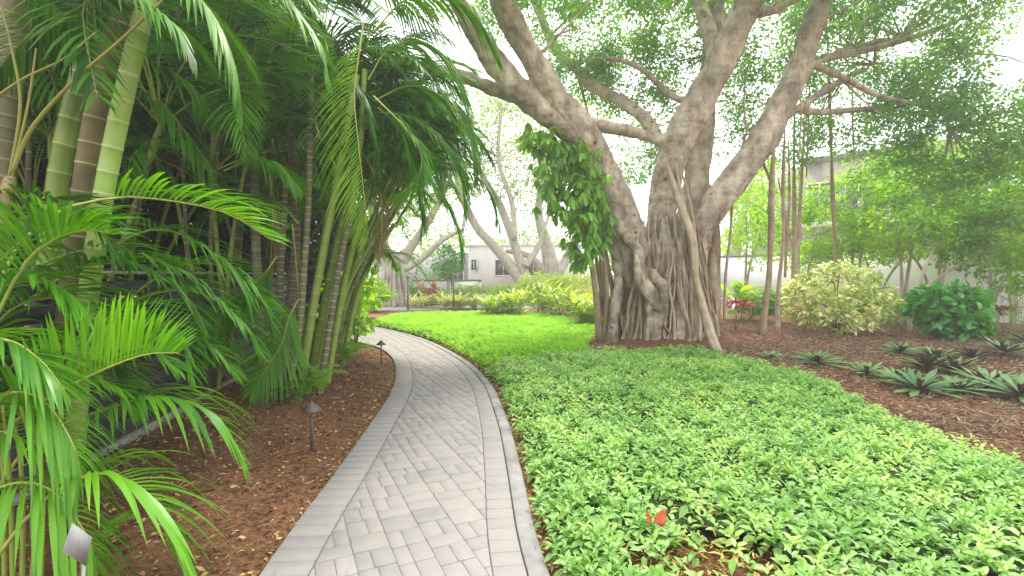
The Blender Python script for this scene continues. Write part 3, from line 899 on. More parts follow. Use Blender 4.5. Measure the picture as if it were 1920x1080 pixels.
# --- the great palm at the left edge with thick ringed stems
lp = thing("thick_stemmed_palm", "thick ringed green and tan palm stems rising together at the left edge", "palm", tuple(G(90, 905)))
def stem(pl, Ys, radpx, mat, node):
    pts = [P(x, y, Yd) for (x, y), Yd in zip(pl, Ys)]
    r = [radpx*Yd/F for Yd in Ys]
    return cane(lp, pts, (r[0], r[-1]), mat, node, seg=20)
stem([(100, 915), (125, 640), (150, 420), (182, 220), (226, 45), (250, -60)], [3.7]*6, 20, 'cane_brown', 0.17)
stem([(122, 905), (142, 620), (172, 440), (200, 240), (236, 60), (252, -60)], [3.95]*6, 12, 'cane', 0.2)
stem([(135, 900), (158, 620), (192, 380), (228, 200), (268, 30), (290, -70)], [3.6]*6, 16, 'cane_bright', 0.16)
stem([(62, 905), (80, 600), (104, 370), (130, 230), (165, 90), (190, -60)], [4.1]*6, 17, 'cane', 0.22)
stem([(-50, 915), (-20, 500), (0, 230), (22, 100), (40, -60)], [4.0]*5, 26, 'cane_grey', 0.12)
# bare leaf stalks crossing in front of the stems
for pl, rp in (([(20, 330), (60, 240), (140, 150), (215, 85), (290, 15), (330, -30)], 4), ([(15, 350), (38, 200), (22, 90), (2, 10)], 3.4), ([(20, 340), (52, 200), (68, 90)], 3), ([(-30, 200), (40, 150), (120, 110), (180, 60)], 3)):
    V, Fs = tube([P(x, y, 3.2) for x, y in pl], [0.75*rp*3.2/F*(1.3-0.9*i/len(pl)) for i in range(len(pl))], 8, 24)
    build("leaf_stalk", V, Fs, M['stalk'], lp)
V, Fs = tube([P(-25, 640, 3.1), P(-5, 440, 3.15), P(15, 350, 3.2), P(22, 330, 3.2)], [0.05, 0.04, 0.034, 0.02], 12, 20)
build("leaf_sheath", V, Fs, M['cane_brown'], lp, rnd=np.random.RandomState(3).uniform(0.2, 0.9, len(V)))

def hero(parent, pl, Ys, up=(0, 0, 1), mat='palm_lime', name="frond", **k):
    pts = [P(x, y, Yd) for (x, y), Yd in zip(pl, Ys)]
    V, Fs, r, mi = frond_mesh(pts, up=up, **k)
    return build(name, V, Fs, [M[mat], M['rachis_lime' if mat != 'palm' else 'rachis']], parent, r, mi)

yl = thing("young_palm", "bright lime green palm fronds arching low over the left foreground mulch", "palm", (P(-40, 1000, 2.6).x, 2.6, 0))
def HF(pl, Ys, **k): return hero(yl, pl, Ys, **k)
# big arching frond, mid left (y 350-450)
HF([(-60, 640), (60, 430), (200, 372), (330, 378), (430, 402), (508, 450)], [2.9, 3.0, 3.1, 3.15, 3.2, 3.25], mat='palm_lime', n=39, leafl=0.46, wid=0.032, droop=0.3, start=0.42, seg=6, lift=0.55, ang=(48, 22), seed=1)
HF([(-80, 760), (30, 520), (100, 450), (165, 432), (215, 440)], [2.6]*5, mat='palm', n=39, leafl=0.40, wid=0.023, droop=0.35, start=0.2, seg=5, lift=0.5, ang=(45, 20), seed=2)
# lime frond with upright leaflets (y 580-700)
HF([(-90, 960), (20, 800), (110, 735), (200, 690), (275, 664), (335, 662)], [2.3, 2.4, 2.45, 2.5, 2.5, 2.5], mat='palm_lime', n=39, leafl=0.42, wid=0.027, droop=0.12, start=0.25, seg=6, lift=1.0, ang=(38, 18), seed=3)
# arching frond over the mulch (y 740-870)
HF([(-60, 1000), (60, 830), (190, 770), (300, 745), (390, 775), (450, 860)], [2.7, 2.8, 2.85, 2.9, 2.95, 3.0], mat='palm_lime', n=36, leafl=0.40, wid=0.030, droop=0.65, start=0.36, seg=6, lift=0.35, ang=(52, 24), seed=4)
# lower frond with wide drooping leaflets (y 870-1050)
HF([(-40, 1090), (70, 950), (170, 890), (245, 905), (300, 965), (318, 1030)], [2.2, 2.25, 2.3, 2.35, 2.38, 2.4], mat='palm_lime', n=29, leafl=0.42, wid=0.034, droop=0.6, start=0.3, seg=6, lift=0.4, ang=(58, 24), seed=5)
# frond with leaflets hanging (y 740-890, x 0-165)
HF([(-120, 860), (-40, 770), (30, 735), (90, 760), (135, 830), (150, 880)], [2.3]*6, mat='palm_lime', n=34, leafl=0.36, wid=0.024, droop=0.8, start=0.15, seg=6, lift=0.2, ang=(58, 28), seed=6)
# bottom-left blades
HF([(-160, 1020), (-60, 940), (40, 905), (110, 930), (165, 1010), (180, 1060)], [2.2]*6, mat='palm_lime', n=29, leafl=0.34, wid=0.027, droop=0.85, start=0.15, seg=6, lift=0.2, ang=(60, 30), seed=7)
HF([(-150, 700), (-60, 640), (20, 640), (80, 680), (120, 730)], [2.3]*5, mat='palm_lime', n=32, leafl=0.34, wid=0.023, droop=0.5, start=0.1, seg=5, lift=0.3, ang=(55, 28), seed=8)
HF([(-160, 820), (-50, 800), (60, 830), (120, 870)], [2.3]*4, mat='palm_lime', n=27, leafl=0.34, wid=0.023, droop=0.5, start=0.1, seg=5, lift=0.5, ang=(55, 28), seed=9)
# fuller green fronds low over the fence
for k, (pl, Yd) in enumerate([
    ([(-40, 800), (60, 690), (150, 640), (250, 640), (330, 690)], 3.0),
    ([(120, 760), (200, 660), (290, 620), (380, 640), (440, 700)], 3.9),
    ([(-60, 900), (40, 780), (130, 720), (200, 720), (250, 760)], 2.9),
    ([(60, 560), (150, 500), (250, 500), (330, 540), (380, 610)], 3.4),
    ([(240, 560), (330, 500), (420, 500), (480, 550), (510, 620)], 4.6),
    ([(-70, 600), (0, 540), (80, 530), (150, 570), (190, 630)], 2.8)]):
    HF(pl, [Yd]*len(pl), mat='palm' if k != 2 else 'palm_lime', n=44, leafl=0.42, wid=0.032, droop=0.45, start=0.12, seg=4, lift=0.4, ang=(52, 26), seed=120+k)
# darker fronds behind
for k, (pl, Yd) in enumerate([
    ([(-60, 620), (40, 520), (150, 470), (260, 480), (360, 520), (440, 590)], 3.6),
    ([(-80, 740), (0, 600), (80, 560), (160, 580), (230, 640)], 3.0),
    ([(-60, 560), (20, 470), (90, 420), (150, 410)], 2.9),
    ([(150, 620), (260, 560), (360, 545), (440, 590), (490, 660)], 4.2),
    ([(80, 700), (170, 600), (260, 580), (330, 620), (360, 700)], 3.6),
    ([(-60, 480), (20, 400), (100, 380), (180, 420), (220, 480)], 3.3),
    ([(190, 470), (290, 430), (380, 460), (450, 530), (470, 610)], 4.4),
    ([(-90, 880), (10, 700), (100, 640), (190, 650), (250, 720)], 3.1)]):
    HF(pl, [Yd]*len(pl), mat='palm', n=38, leafl=0.44, wid=0.026, droop=0.4, start=0.15, seg=4, lift=0.35, ang=(55, 28), seed=20+k)
# bare thin stalks low at the left
for k in range(9):
    x = -60+k*17
    V, Fs = tube([P(x, 1120, 2.35), P(x+random.uniform(-10, 10), 900, 2.4), P(x-20, 760, 2.4)], [0.012, 0.009, 0.006], 6, 10)
    build("leaf_stalk", V, Fs, M['rachis'], yl)

# top canopy fronds of the thick-stemmed palm, hanging into the top of the frame
for k, (pl, Yd, mt) in enumerate([
    ([(250, -80), (200, -20), (120, 30), (40, 80), (-20, 150)], 3.6, 'palm'),
    ([(260, -90), (330, -40), (400, 30), (440, 120), (455, 220)], 3.8, 'palm'),
    ([(100, -90), (180, -30), (260, 0), (330, 50), (370, 120)], 3.4, 'palm'),
    ([(-60, -60), (30, -30), (110, 20), (160, 90), (180, 170)], 3.9, 'palm'),
    ([(300, -100), (420, -60), (520, -10), (590, 70), (620, 160)], 4.4, 'palm'),
    ([(240, 150), (300, 190), (350, 250), (390, 310), (420, 370)], 5.0, 'palm'),
    ([(20, -80), (80, -20), (60, 60), (40, 140), (30, 220)], 4.4, 'palm')]):
    hero(lp, pl, [Yd]*len(pl), mat=mt, n=50, leafl=0.42, wid=0.027, droop=0.45, start=0.1, seg=4, lift=0.1, ang=(55, 30), seed=40+k)

# --- clump of ringed canes in the middle of the left side
mc = thing("cane_palm_clump", "clump of slender ringed green canes leaning over the mulch bed", "palm", tuple(G(560, 755)))
for pl, Yd, rp, mt in [
    ([(538, 752), (560, 620), (572, 480), (580, 330), (583, 120)], 6.4, 6.5, 'cane_grey'),
    ([(560, 735), (583, 600), (612, 440), (640, 300), (668, 140)], 6.7, 8.5, 'cane'),
    ([(578, 728), (604, 590), (634, 450), (664, 330), (690, 180)], 6.9, 7.5, 'cane'),
    ([(590, 722), (622, 560), (650, 430), (672, 300), (684, 130)], 6.8, 6.5, 'cane'),
    ([(598, 716), (618, 610), (640, 480), (660, 400)], 6.6, 6.5, 'cane_grey'),
    ([(612, 700), (640, 560), (672, 420), (720, 250)], 7.2, 6.5, 'cane'),
    ([(508, 748), (520, 620), (528, 480), (536, 300), (530, 60)], 7.0, 6.5, 'cane_grey'),
    ([(488, 740), (486, 600), (478, 400), (476, 200), (466, -40)], 7.3, 9, 'cane_grey'),
    ([(455, 735), (440, 600), (450, 400), (470, 200)], 7.7, 9, 'cane_brown'),
    ([(520, 735), (545, 560), (556, 400), (540, 200), (525, -40)], 7.6, 9, 'cane_grey'),
    ([(640, 665), (668, 560), (700, 480), (740, 420)], 8.6, 5.5, 'cane'),
    ([(625, 680), (640, 600), (652, 500), (660, 400)], 8.2, 6, 'cane_brown'),
    ([(545, 745), (550, 640), (548, 560)], 6.6, 5.5, 'cane_grey'),
    ([(610, -40), (640, 60), (680, -40)], 6.2, 4, 'cane_grey')][:13]:
    b = P(*pl[0], Yd)
    pts = [P(x, y, Yd) for x, y in pl]
    pts[0] = Vector((pts[0].x, pts[0].y, -0.03))
    cane(mc, pts, (rp*Yd/F, rp*0.75*Yd/F), mt, 0.10 if mt == 'cane_grey' else 0.24, seg=10)
for k, (pl, Yd, mt, up, dr) in enumerate([
    # the long hanging yellow-green frond
    ([(682, 40), (672, 110), (664, 180), (672, 270), (682, 360), (690, 450)], 5.2, 'palm_young', (-1, -0.7, 0.1), 0.5),
    ([(700, 180), (760, 240), (790, 290), (780, 340), (740, 370)], 5.6, 'palm_lime', (0, 0, 1), 0.3),
    ([(690, 150), (730, 90), (800, 80), (850, 140), (880, 230)], 6.0, 'palm', (0, 0, 1), 0.5),
    ([(700, 190), (770, 160), (840, 190), (880, 260), (890, 340)], 6.4, 'palm', (0, 0, 1), 0.5),
    ([(700, 210), (770, 220), (830, 270), (865, 340), (870, 420)], 6.6, 'palm', (0, 0, 1), 0.5),
    ([(690, 190), (740, 230), (770, 300), (790, 380), (790, 450)], 6.6, 'palm', (0, 0, 1), 0.5),
    ([(700, 250), (770, 300), (830, 370), (860, 440), (865, 500)], 7.2, 'palm', (0, 0, 1), 0.5),
    ([(560, 200), (620, 150), (670, 170), (700, 240), (710, 320)], 6.1, 'palm', (0, 0, 1), 0.5),
    ([(600, 260), (580, 200), (530, 180), (480, 210), (450, 270)], 6.0, 'palm', (0, 0, 1), 0.4),
    ([(640, 340), (600, 250), (550, 220), (500, 240), (470, 300)], 6.4, 'palm', (0, 0, 1), 0.4),
    ([(420, 320), (470, 300), (520, 310), (560, 350)], 5.6, 'palm_lime', (0, 0, 1), 0.6),
    ([(620, 120), (600, 60), (540, 40), (480, 90), (460, 150)], 5.8, 'palm_lime', (0, 0, 1), 0.4),
    ([(700, 60), (760, 0), (840, -10), (900, 40), (935, 110)], 5.0, 'palm', (0, 0, 1), 0.6),
    ([(560, 560), (540, 600), (530, 640), (500, 690), (470, 740)], 5.9, 'palm_lime', (0, -1, 0.3), 0.3),
    ([(520, 480), (490, 520), (450, 550), (400, 590), (370, 640)], 5.6, 'palm', (0, 0, 1), 0.6),
    ([(560, 420), (520, 380), (460, 370), (410, 400)], 6.0, 'palm', (0, 0, 1), 0.5),
    ([(560, 620), (510, 560), (460, 560), (420, 610), (400, 670)], 6.2, 'palm', (0, 0, 1), 0.6)]):
    hero(mc, pl, [Yd]*len(pl), mat=mt, up=up, n=54, leafl=0.55 if k in (0, 2, 3, 4, 14) else 0.44, wid=0.03, droop=dr, start=0.12, seg=4, lift=0.8 if k == 0 else 0.15, ang=(58, 30), seed=60+k)

M['dead_frond'] = leaf_mat("dead_frond_leaf", (0.10, 0.06, 0.03), (0.34, 0.24, 0.12), rough=0.7, trans=0.2, spec=0.2)
for k, (pl, Yd) in enumerate([([(505, 330), (512, 400), (508, 480), (500, 560)], 7.0), ([(476, 200), (490, 250), (502, 310), (505, 360)], 7.1), ([(690, 300), (712, 360), (716, 430), (708, 500)], 7.0), ([(548, 420), (556, 500), (560, 580), (556, 650)], 6.5), ([(430, 560), (424, 620), (420, 690)], 6.3)]):
    hero(mc, pl, [Yd]*len(pl), mat='dead_frond', up=(-0.4, -1, 0), n=30, leafl=0.3, wid=0.016, droop=0.6, start=0.1, seg=4, lift=0.1, ang=(30, 15), seed=90+k, name="dead_frond")
# areca clumps in depth
CL = []
def top(px, py, Y): return P(px, py, Y)
CL.append(areca("tall palm clump behind the leaning canes with a dense dark crown", (-3.25, 8.5),
    [(-.2, 0, top(640, 250, 7.9)), (.1, .1, top(670, 330, 8.0)), (.2, -.1, top(690, 240, 7.8)), (0, .3, top(705, 330, 8.4)), (.1, .3, top(735, 300, 8.6)), (.1, .3, top(740, 400, 8.3))], nf=10, low=3, fs=0.85))
CL.append(areca("bushy crowned palm clump leaning out over the mulch bed", (-3.1, 7.7),
    [(-.2, 0, top(710, 330, 7.6)), (.1, .1, top(748, 290, 7.9)), (.2, -.1, top(742, 380, 7.7)), (0, .3, top(715, 400, 8.0)), (.1, 0, top(690, 270, 7.6)), (.1, .2, top(768, 340, 8.2)), (0, .2, top(715, 210, 8.1)), (0, .1, top(650, 300, 7.7))], nf=15, low=3, fs=0.62))
CL.append(areca("palm clump at the path bend with a low spreading crown", (-4.1, 10.4),
    [(0, 0, top(745, 350, 9.8)), (.2, .1, top(755, 400, 10)), (-.2, .2, top(700, 440, 10.2)), (.3, .0, top(660, 530, 9.6)), (-.1, .0, top(765, 290, 9.6))], nf=9, fs=0.62, low=5, lowmat='palm_lime'))
CL.append(areca("dark palm clump between the thick stems and the leaning canes", (-4.2, 6.8),
    [(-.2, 0, top(330, 60, 6.0)), (.1, .1, top(420, 160, 6.3)), (.2, -.1, top(520, 50, 6.4)), (0, .3, top(300, 220, 6.6)), (.4, .2, top(400, 380, 6.2))], nf=11, low=10))
CL.append(areca("palm clump directly behind the slatted fence", (-4.7, 5.0),
    [(-.2, 0, top(60, 60, 4.9)), (.1, .1, top(180, 160, 5.2)), (.2, -.1, top(280, 300, 5.0)), (0, .3, top(100, 320, 5.3)), (.1, 0, top(0, 200, 5.2))], nf=10, low=2))
CL.append(areca("shaded palm clump far back behind the fence", (-6.2, 7.8),
    [(-.2, 0, top(120, 120, 7.5)), (.1, .1, top(230, 250, 7.5)), (.2, -.1, top(330, 130, 7.6)), (0, .3, top(420, 300, 7.8)), (.1, 0, top(60, 300, 7.5)), (.2, 0, top(440, 80, 7.6))], nf=11, low=6))
CL.append(areca("palm clump on the far side of the fence under the dark trees", (-5.2, 10.0),
    [(-.2, 0, top(400, 330, 9.5)), (.1, .1, top(470, 200, 9.5)), (.2, -.1, top(540, 330, 9.6)), (0, .3, top(600, 420, 9.6)), (.1, 0, top(600, 100, 9.5)), (.3, 0, top(520, 470, 9.5))], nf=11, low=6))
CL.append(areca("outer palm clump at the very left behind the ringed stems", (-6.5, 5.3),
    [(0, 0, top(-60, 100, 5.3)), (.2, .1, top(-20, 330, 5.3)), (.4, .2, top(40, 430, 5.6))], nf=8, low=4))
# small bright seedlings at the foot of the canes
def seedling(label, px, py, n, sc, mat='palm_young'):
    b = G(px, py)
    t = thing("palm_seedling", label, "plant", (b.x, b.y, 0), "seedlings at the foot of the palms")
    for i in range(n):
        frond_at(t, Vector((b.x+random.uniform(-.05, .05), b.y+random.uniform(-.05, .05), 0.0)), random.uniform(0, 6.28), random.uniform(0.5, 1.1), sc*random.uniform(0.7, 1.1), random.randrange(8), mat)
seedling("yellow green palm seedling beside the nearer path light", 598, 742, 10, 0.26)
seedling("fuller bright seedling tuft where the mulch bed narrows", 645, 690, 10, 0.32)
seedling("seedling tuft at the base of the ringed canes", 560, 762, 8, 0.2, 'palm')
seedling("tiny seedling under the plant tag fronds", 195, 1030, 4, 0.12)

# --- slatted fence
ft = thing("slatted_fence", "dark grey horizontal slatted fence half hidden behind the left palms", "fence", (fence_x(6), 6, 0))
y0, y1 = 1.6, 12.0
axd = Vector((fence_x(y1)-fence_x(y0), y1-y0, 0)).normalized(); nrm = Vector((axd.y, -axd.x, 0))
Lh = (Vector((fence_x(y1), y1, 0))-Vector((fence_x(y0), y0, 0))).length/2
mid = Vector((fence_x((y0+y1)/2), (y0+y1)/2, 0))
for k in range(9):
    mb = MB(); mb.obox(mid+Vector((0, 0, 0.15+k*0.165)), (Lh, 0.012, 0.07), axd, nrm, Vector((0, 0, 1)))
    mb.build("board", M['fence'], ft)
for k in range(6):
    yy = y0+0.2+k*(y1-y0-0.4)/5
    mb = MB(); mb.obox(Vector((fence_x(yy), yy, 0.78))-nrm*0.06, (0.045, 0.045, 0.82), axd, nrm, Vector((0, 0, 1)))
    mb.build("post", M['fence'], ft)
mb = MB(); mb.obox(mid+Vector((0, 0, 1.62)), (Lh, 0.05, 0.015), axd, nrm, Vector((0, 0, 1)))
mb.build("top_rail", M['kerb'], ft)
mb = MB(); mb.obox(mid+Vector((0, 0, 0.02))+nrm*0.05, (Lh, 0.03, 0.045), axd, nrm, Vector((0, 0, 1)))
tag(mb.build("timber_edging", M['kerb'], origin=tuple(mid)), "pale weathered timber edging along the foot of the dark fence", "edging")

# --- dark trees added behind the palms to stop sky shining through
def bushy_tree(name, label, cat, loc, blobs, nclump, per, leaf, mat, trunk_r, group=None, T=T4, wid=0.5, clump=0.35, bark='twig', tw=40, heads=None, droop=0.2, shell=0.45, r_tw=0.015, tmat=None, seedcut=0):
    t = thing(name, label, cat, loc, group)
    (V, Fs, r), cc = crown_leaves(blobs, nclump, per, leaf, wid, T, clump, droop, shell, seedcut=seedcut)
    build("crown", V, Fs, M[mat], t, r)
    starts = []
    mb = MB()
    for c, rad in blobs:
        tp = Vector(c); b = Vector(loc)
        m = (b+tp)/2+Vector((random.uniform(-.15, .15), random.uniform(-.15, .15), 0.2))
        m = Vector((b.x+(m.x-b.x)*0.6, b.y+(m.y-b.y)*0.6, m.z))
        mb.add(*tube([b, m, tp], [trunk_r, trunk_r*0.7, trunk_r*0.3], 7, 14))
        starts += [m, tp, (m+tp)/2]
    mb.build("trunk", M[tmat or bark], t, smooth=True)
    if tw: twigs(cc, starts, t, M[tmat or bark], tw, r_tw)
    return t
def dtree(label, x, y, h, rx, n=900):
    bushy_tree("backdrop_tree", label, "tree", (x, y, 0), [((x, y, h*0.35), (rx, rx, h*0.36)), ((x+.4, y-.3, h*0.75), (rx*1.1, rx, h*0.35))], n, 26, 0.22, 'dark', 0.12, "dark trees added behind the fence as a dark backdrop", wid=0.45, clump=0.5, tw=20, shell=0.3)
dtree("added dark tree far behind the thick palm stems", -9.5, 8.5, 8, 2.2)
dtree("added dark tree straight behind the shaded palms", -7.6, 12, 9, 2.2)
dtree("added dark tree behind the leaning canes", -6.3, 14.5, 7.5, 1.7)
dtree("added dark tree filling the gap beyond the left edge", -9.5, 4.8, 8, 2.0)
dtree("added dark tree close behind the slatted fence", -6.9, 6.4, 6.5, 1.1, 700)
dtree("added dark tree between the fence and the far palms", -6.3, 11.0, 7, 1.0, 600)
dtree("added dark tree at the back of the left planting", -11.5, 12.5, 9, 2.6)
#PART3
# ------------------------------------------------------------------ the banyan
BY = 12.0
bz = thing("banyan_tree", "huge pale banyan with fused roots and great spreading limbs", "tree", tuple(G(1235, 648)))
def PL(pl, Ys, rp):
    """pixel polyline + depths + pixel radii -> points, world radii"""
    if np.isscalar(Ys): Ys = [Ys]*len(pl)
    if np.isscalar(rp): rp = [rp]*len(pl)
    return [P(x, y, Y) for (x, y), Y in zip(pl, Ys)], [r*Y/F for r, Y in zip(rp, Ys)]
body = MB()
LIMBS = [
    ([(1205, 560), (1190, 470), (1160, 390), (1128, 320), (1092, 250), (1045, 185), (1000, 115), (965, 55), (930, -20), (900, -110)], [12, 11.9, 11.8, 11.6, 11.4, 11.1, 10.8, 10.5, 10.2, 9.8], [26, 38, 44, 43, 38, 33, 30, 29, 28, 26]),
    ([(1085, 255), (1025, 215), (975, 170), (925, 115), (885, 50), (850, -20), (810, -100)], [11.4, 11.2, 11, 10.8, 10.5, 10.3, 10], [30, 30, 31, 30, 27, 26, 24]),
    ([(1050, 240), (980, 190), (920, 165), (870, 145), (810, 128), (750, 120), (680, 90)], [11.6, 11.5, 11.4, 11.3, 11.2, 11.1, 11], [16, 17, 16, 15, 13, 11, 9]),
    ([(1075, 225), (1130, 237), (1185, 248), (1248, 264)], [11.6, 11.8, 11.9, 11.9], [18, 14, 14, 19]),
    ([(1190, 610), (1195, 540), (1170, 450), (1140, 380)], 11.8, [26, 30, 40, 38]),
    ([(1245, 620), (1240, 520), (1240, 410), (1255, 320), (1278, 255), (1310, 195), (1345, 130), (1380, 60), (1405, 0), (1430, -90)], [12.1, 12.1, 12, 11.9, 11.8, 11.6, 11.4, 11.2, 11, 10.6], [30, 30, 34, 36, 42, 38, 35, 34, 34, 32]),
    ([(1285, 600), (1290, 520), (1305, 440), (1345, 380), (1390, 320), (1430, 265), (1465, 200), (1495, 130), (1525, 50), (1560, -70)], [12.3, 12.3, 12.2, 12.2, 12.2, 12.2, 12.2, 12.2, 12.1, 12], [30, 30, 34, 36, 35, 34, 31, 28, 26, 23]),
    ([(1285, 500), (1298, 400), (1308, 300), (1322, 200), (1335, 100), (1345, -40)], [12.9, 13, 13.1, 13.2, 13.3, 13.4], [36, 32, 30, 27, 24, 20]),
    ([(1330, 620), (1328, 520), (1330, 430), (1332, 350)], [13, 13, 13, 13], [24, 20, 18, 6]),
    ([(1165, 620), (1170, 560), (1176, 470)], 12.2, [20, 24, 6]),
    ([(1215, 640), (1220, 560)], 12.3, [26, 5]),
    ([(1275, 640), (1275, 560)], 12.4, [26, 5]),
    ([(1480, 160), (1530, 120), (1600, 90), (1690, 70)], [12.2, 12.4, 12.8, 13.2], [14, 10, 8, 3]),
    ([(1440, 240), (1500, 200), (1580, 150), (1640, 120)], [12.3, 12.6, 13, 13.4], [10, 9, 7, 3]),
    ([(1345, 130), (1330, 60), (1300, -20)], [11.6, 12, 12.4], [20, 17, 15]),
    ([(1260, 300), (1200, 215), (1130, 170), (1080, 130), (1030, 70), (990, -60)], [12.6, 13.4, 14, 14.4, 14.8, 15], [18, 16, 15, 13, 11, 8]),
    ([(1395, 10), (1440, 20), (1500, -10)], [11.2, 11.6, 12], [16, 13, 12]),
]
for pl, Ys, rp in LIMBS:
    p, r = PL(pl, Ys, rp)
    body.add(*tube(p, [x*(0.9 if q_.z < 1.8 else 0.75) for x, q_ in zip(r, p)], 14, max(8, len(pl)*5)))
# fused roots round the trunk
rs = np.random.RandomState(5)
base = P(1238, 600, 12.1); cx, cyy = base.x, 12.1
for k in range(60):
    a = rs.uniform(-math.pi, math.pi) if k % 4 == 0 else rs.uniform(-math.pi*0.98, 0.1)
    zt = rs.uniform(2.0, 3.4); rb = rs.uniform(0.85, 1.28); rt = 0.62+rs.uniform(-0.08, 0.08)
    pts = []
    aa = a
    for j in range(7):
        f = j/6; z = -0.08+(zt+0.08)*f
        rad = rb+(rt-rb)*max(0, min(1, z/3.2))**0.8
        aa += rs.normal(0, 0.045)
        pts.append((cx-0.03+math.cos(aa)*rad*1.0+ (0.0 if z < 2 else -0.05*(z-2)), cyy+math.sin(aa)*rad*0.85, z))
    r0 = rs.uniform(0.03, 0.075)
    body.add(*tube(pts, [r0*1.6, r0, r0*.9, r0*.85, r0*.7, r0*.5, r0*.15], 8, 22))
# big winding surface roots
for pl, Y, rp in [
    ([(1160, 400), (1190, 470), (1200, 530), (1225, 570), (1250, 590)], 11.0, [5, 7, 7.5, 7, 4]),
    ([(1180, 440), (1210, 500), (1245, 540), (1240, 590), (1225, 640)], 11.0, [4, 6, 7, 6, 5]),
    ([(1215, 420), (1200, 480), (1215, 560), (1212, 650)], 11.1, [3, 8, 9, 8]),
    ([(1150, 430), (1158, 520), (1150, 600), (1145, 652)], 11.3, [3, 7, 8, 8]),
    ([(1230, 450), (1232, 540), (1228, 648)], 11.0, [3, 9, 10]),
    ([(1280, 430), (1275, 520), (1278, 600), (1270, 650)], 11.1, [3, 8, 8, 8]),
    ([(1140, 350), (1165, 430), (1200, 470), (1210, 520)], 11.25, [7, 8, 8, 6])]:
    p, r = PL(pl, [Y+1.1, Y+0.25]+[Y]*(len(pl)-2), rp)
    body.add(*tube(p, r, 9, 28))
V0 = np.concatenate(body.V)
tmp = put("tmp", make_mesh("tmp", V0, body.F, M['bark']))
rm = tmp.modifiers.new("r", 'REMESH'); rm.mode = 'VOXEL'; rm.voxel_size = 0.024; rm.use_smooth_shade = True
dg = bpy.context.evaluated_depsgraph_get()
me = bpy.data.meshes.new_from_object(tmp.evaluated_get(dg))
bpy.data.objects.remove(tmp)
nv = len(me.vertices)
co = np.empty(nv*3, dtype=np.float32); me.vertices.foreach_get("co", co); co = co.reshape(-1, 3)
no = np.empty(nv*3, dtype=np.float32); me.vertices.foreach_get("normal", no); no = no.reshape(-1, 3)
dsp = np.array([noise.noise((x*2.2, y*2.2, z*1.1))*0.06+noise.noise((x*7, y*7, z*2.2))*0.022+noise.noise((x*3, y*3, z*13))*0.014 for x, y, z in co])
ang = np.arctan2(co[:, 1]-cyy, co[:, 0]-cx); low = np.clip((3.4-co[:, 2])/1.2, 0, 1)
rdg = np.array([1-abs(noise.noise((math.cos(a_)*5, math.sin(a_)*5, z*0.45)))*2.6 for a_, z in zip(ang, co[:, 2])])
dsp = dsp+low*0.045*np.clip(rdg, -1, 1)
co = co+no*dsp[:, None]-np.array(wloc(bz), dtype=np.float32)
me.vertices.foreach_set("co", co.astype(np.float32).ravel())
me.name = "trunk"; me.update()
me.polygons.foreach_set("use_smooth", np.ones(len(me.polygons), dtype=bool))
me.materials.clear(); me.materials.append(M['bark'])
put("trunk", me, bz)

def root(pl, Ys, rp, label=None, seg=8, strands=1, mat='root', spread=6):
    p0, r = PL(pl, Ys, rp)
    r[0] *= 0.35
    mb = MB()
    for s in range(strands):
        off = [Vector((random.uniform(-1, 1), random.uniform(-1, 1), 0))*spread*p0[0].y/F*(0.4 if strands > 1 else 0) for _ in p0]
        pts = [p+o for p, o in zip(p0, off)]
        sc = 1 if strands == 1 else 0.62
        mb.add(*tube(pts, [x*sc for x in r], seg, len(pl)*6), r=random.uniform(0.35, 0.75))
    return mb.build("aerial_root", M[mat], bz, smooth=True)
# the slanting prop root on the near side
root([(1250, 300), (1275, 380), (1298, 450), (1305, 520), (1318, 580), (1335, 630), (1356, 674)], [11.4, 11.2, 11, 10.7, 10.3, 10, 9.6], [8, 8, 9, 10, 11, 12, 11], strands=3, spread=7)
root([(1262, 290), (1285, 400), (1310, 560), (1312, 640)], [11.6, 11.3, 11.0, 10.8], 4)
root([(1278, 320), (1300, 420), (1296, 540), (1300, 640)], [11.4, 11.2, 11.1, 11], 4)
# left stems
for x0, x1, b in ((1128, 1145, 655), (1140, 1160, 652), (1120, 1138, 650), (1133, 1128, 652)):
    root([(x0-6, 440), (x0, 500), (x1-4, 580), (x1, b)], 11.9, [3, 4, 5, 5.5])
# right column bundle
root([(1338, 360), (1336, 440), (1338, 520), (1340, 610)], 12.8, [9, 13, 14, 15], strands=4, spread=16)
root([(1322, 420), (1318, 500), (1325, 610)], 12.6, [6, 7, 8], strands=3, spread=10)
# thin roots draped over the trunk
for k in range(68):
    a = rs.uniform(-math.pi*0.95, -0.05)
    zt = rs.uniform(1.6, 3.3); rb = rs.uniform(1.12, 1.38); rt = 0.74
    pts = []; aa = a
    for j in range(7):
        f = j/6; z = -0.05+(zt+0.05)*f
        rad = rb+(rt-rb)*max(0, min(1, z/3.2))**0.9+0.05
        aa += rs.normal(0, 0.06)
        pts.append((cx-0.03+math.cos(aa)*rad, cyy+math.sin(aa)*rad*0.88, z))
    r0 = rs.uniform(0.016, 0.042)
    mb = MB()
    for q_ in range(rs.randint(1, 4)):
        o_ = rs.normal(0, 0.035, (7, 3))*np.array([[1], [1], [1], [.9], [.7], [.4], [.1]])*(q_ > 0)
        mb.add(*tube((np.array(pts)+o_).tolist(), [x*(1 if q_ == 0 else 0.6) for x in (r0*1.4, r0, r0*1.05, r0*.9, r0*.9, r0*.7, r0*.3)], 6, 24), r=rs.uniform(0.05, 0.95))
    mb.build("aerial_root", M['root'], bz, smooth=True)
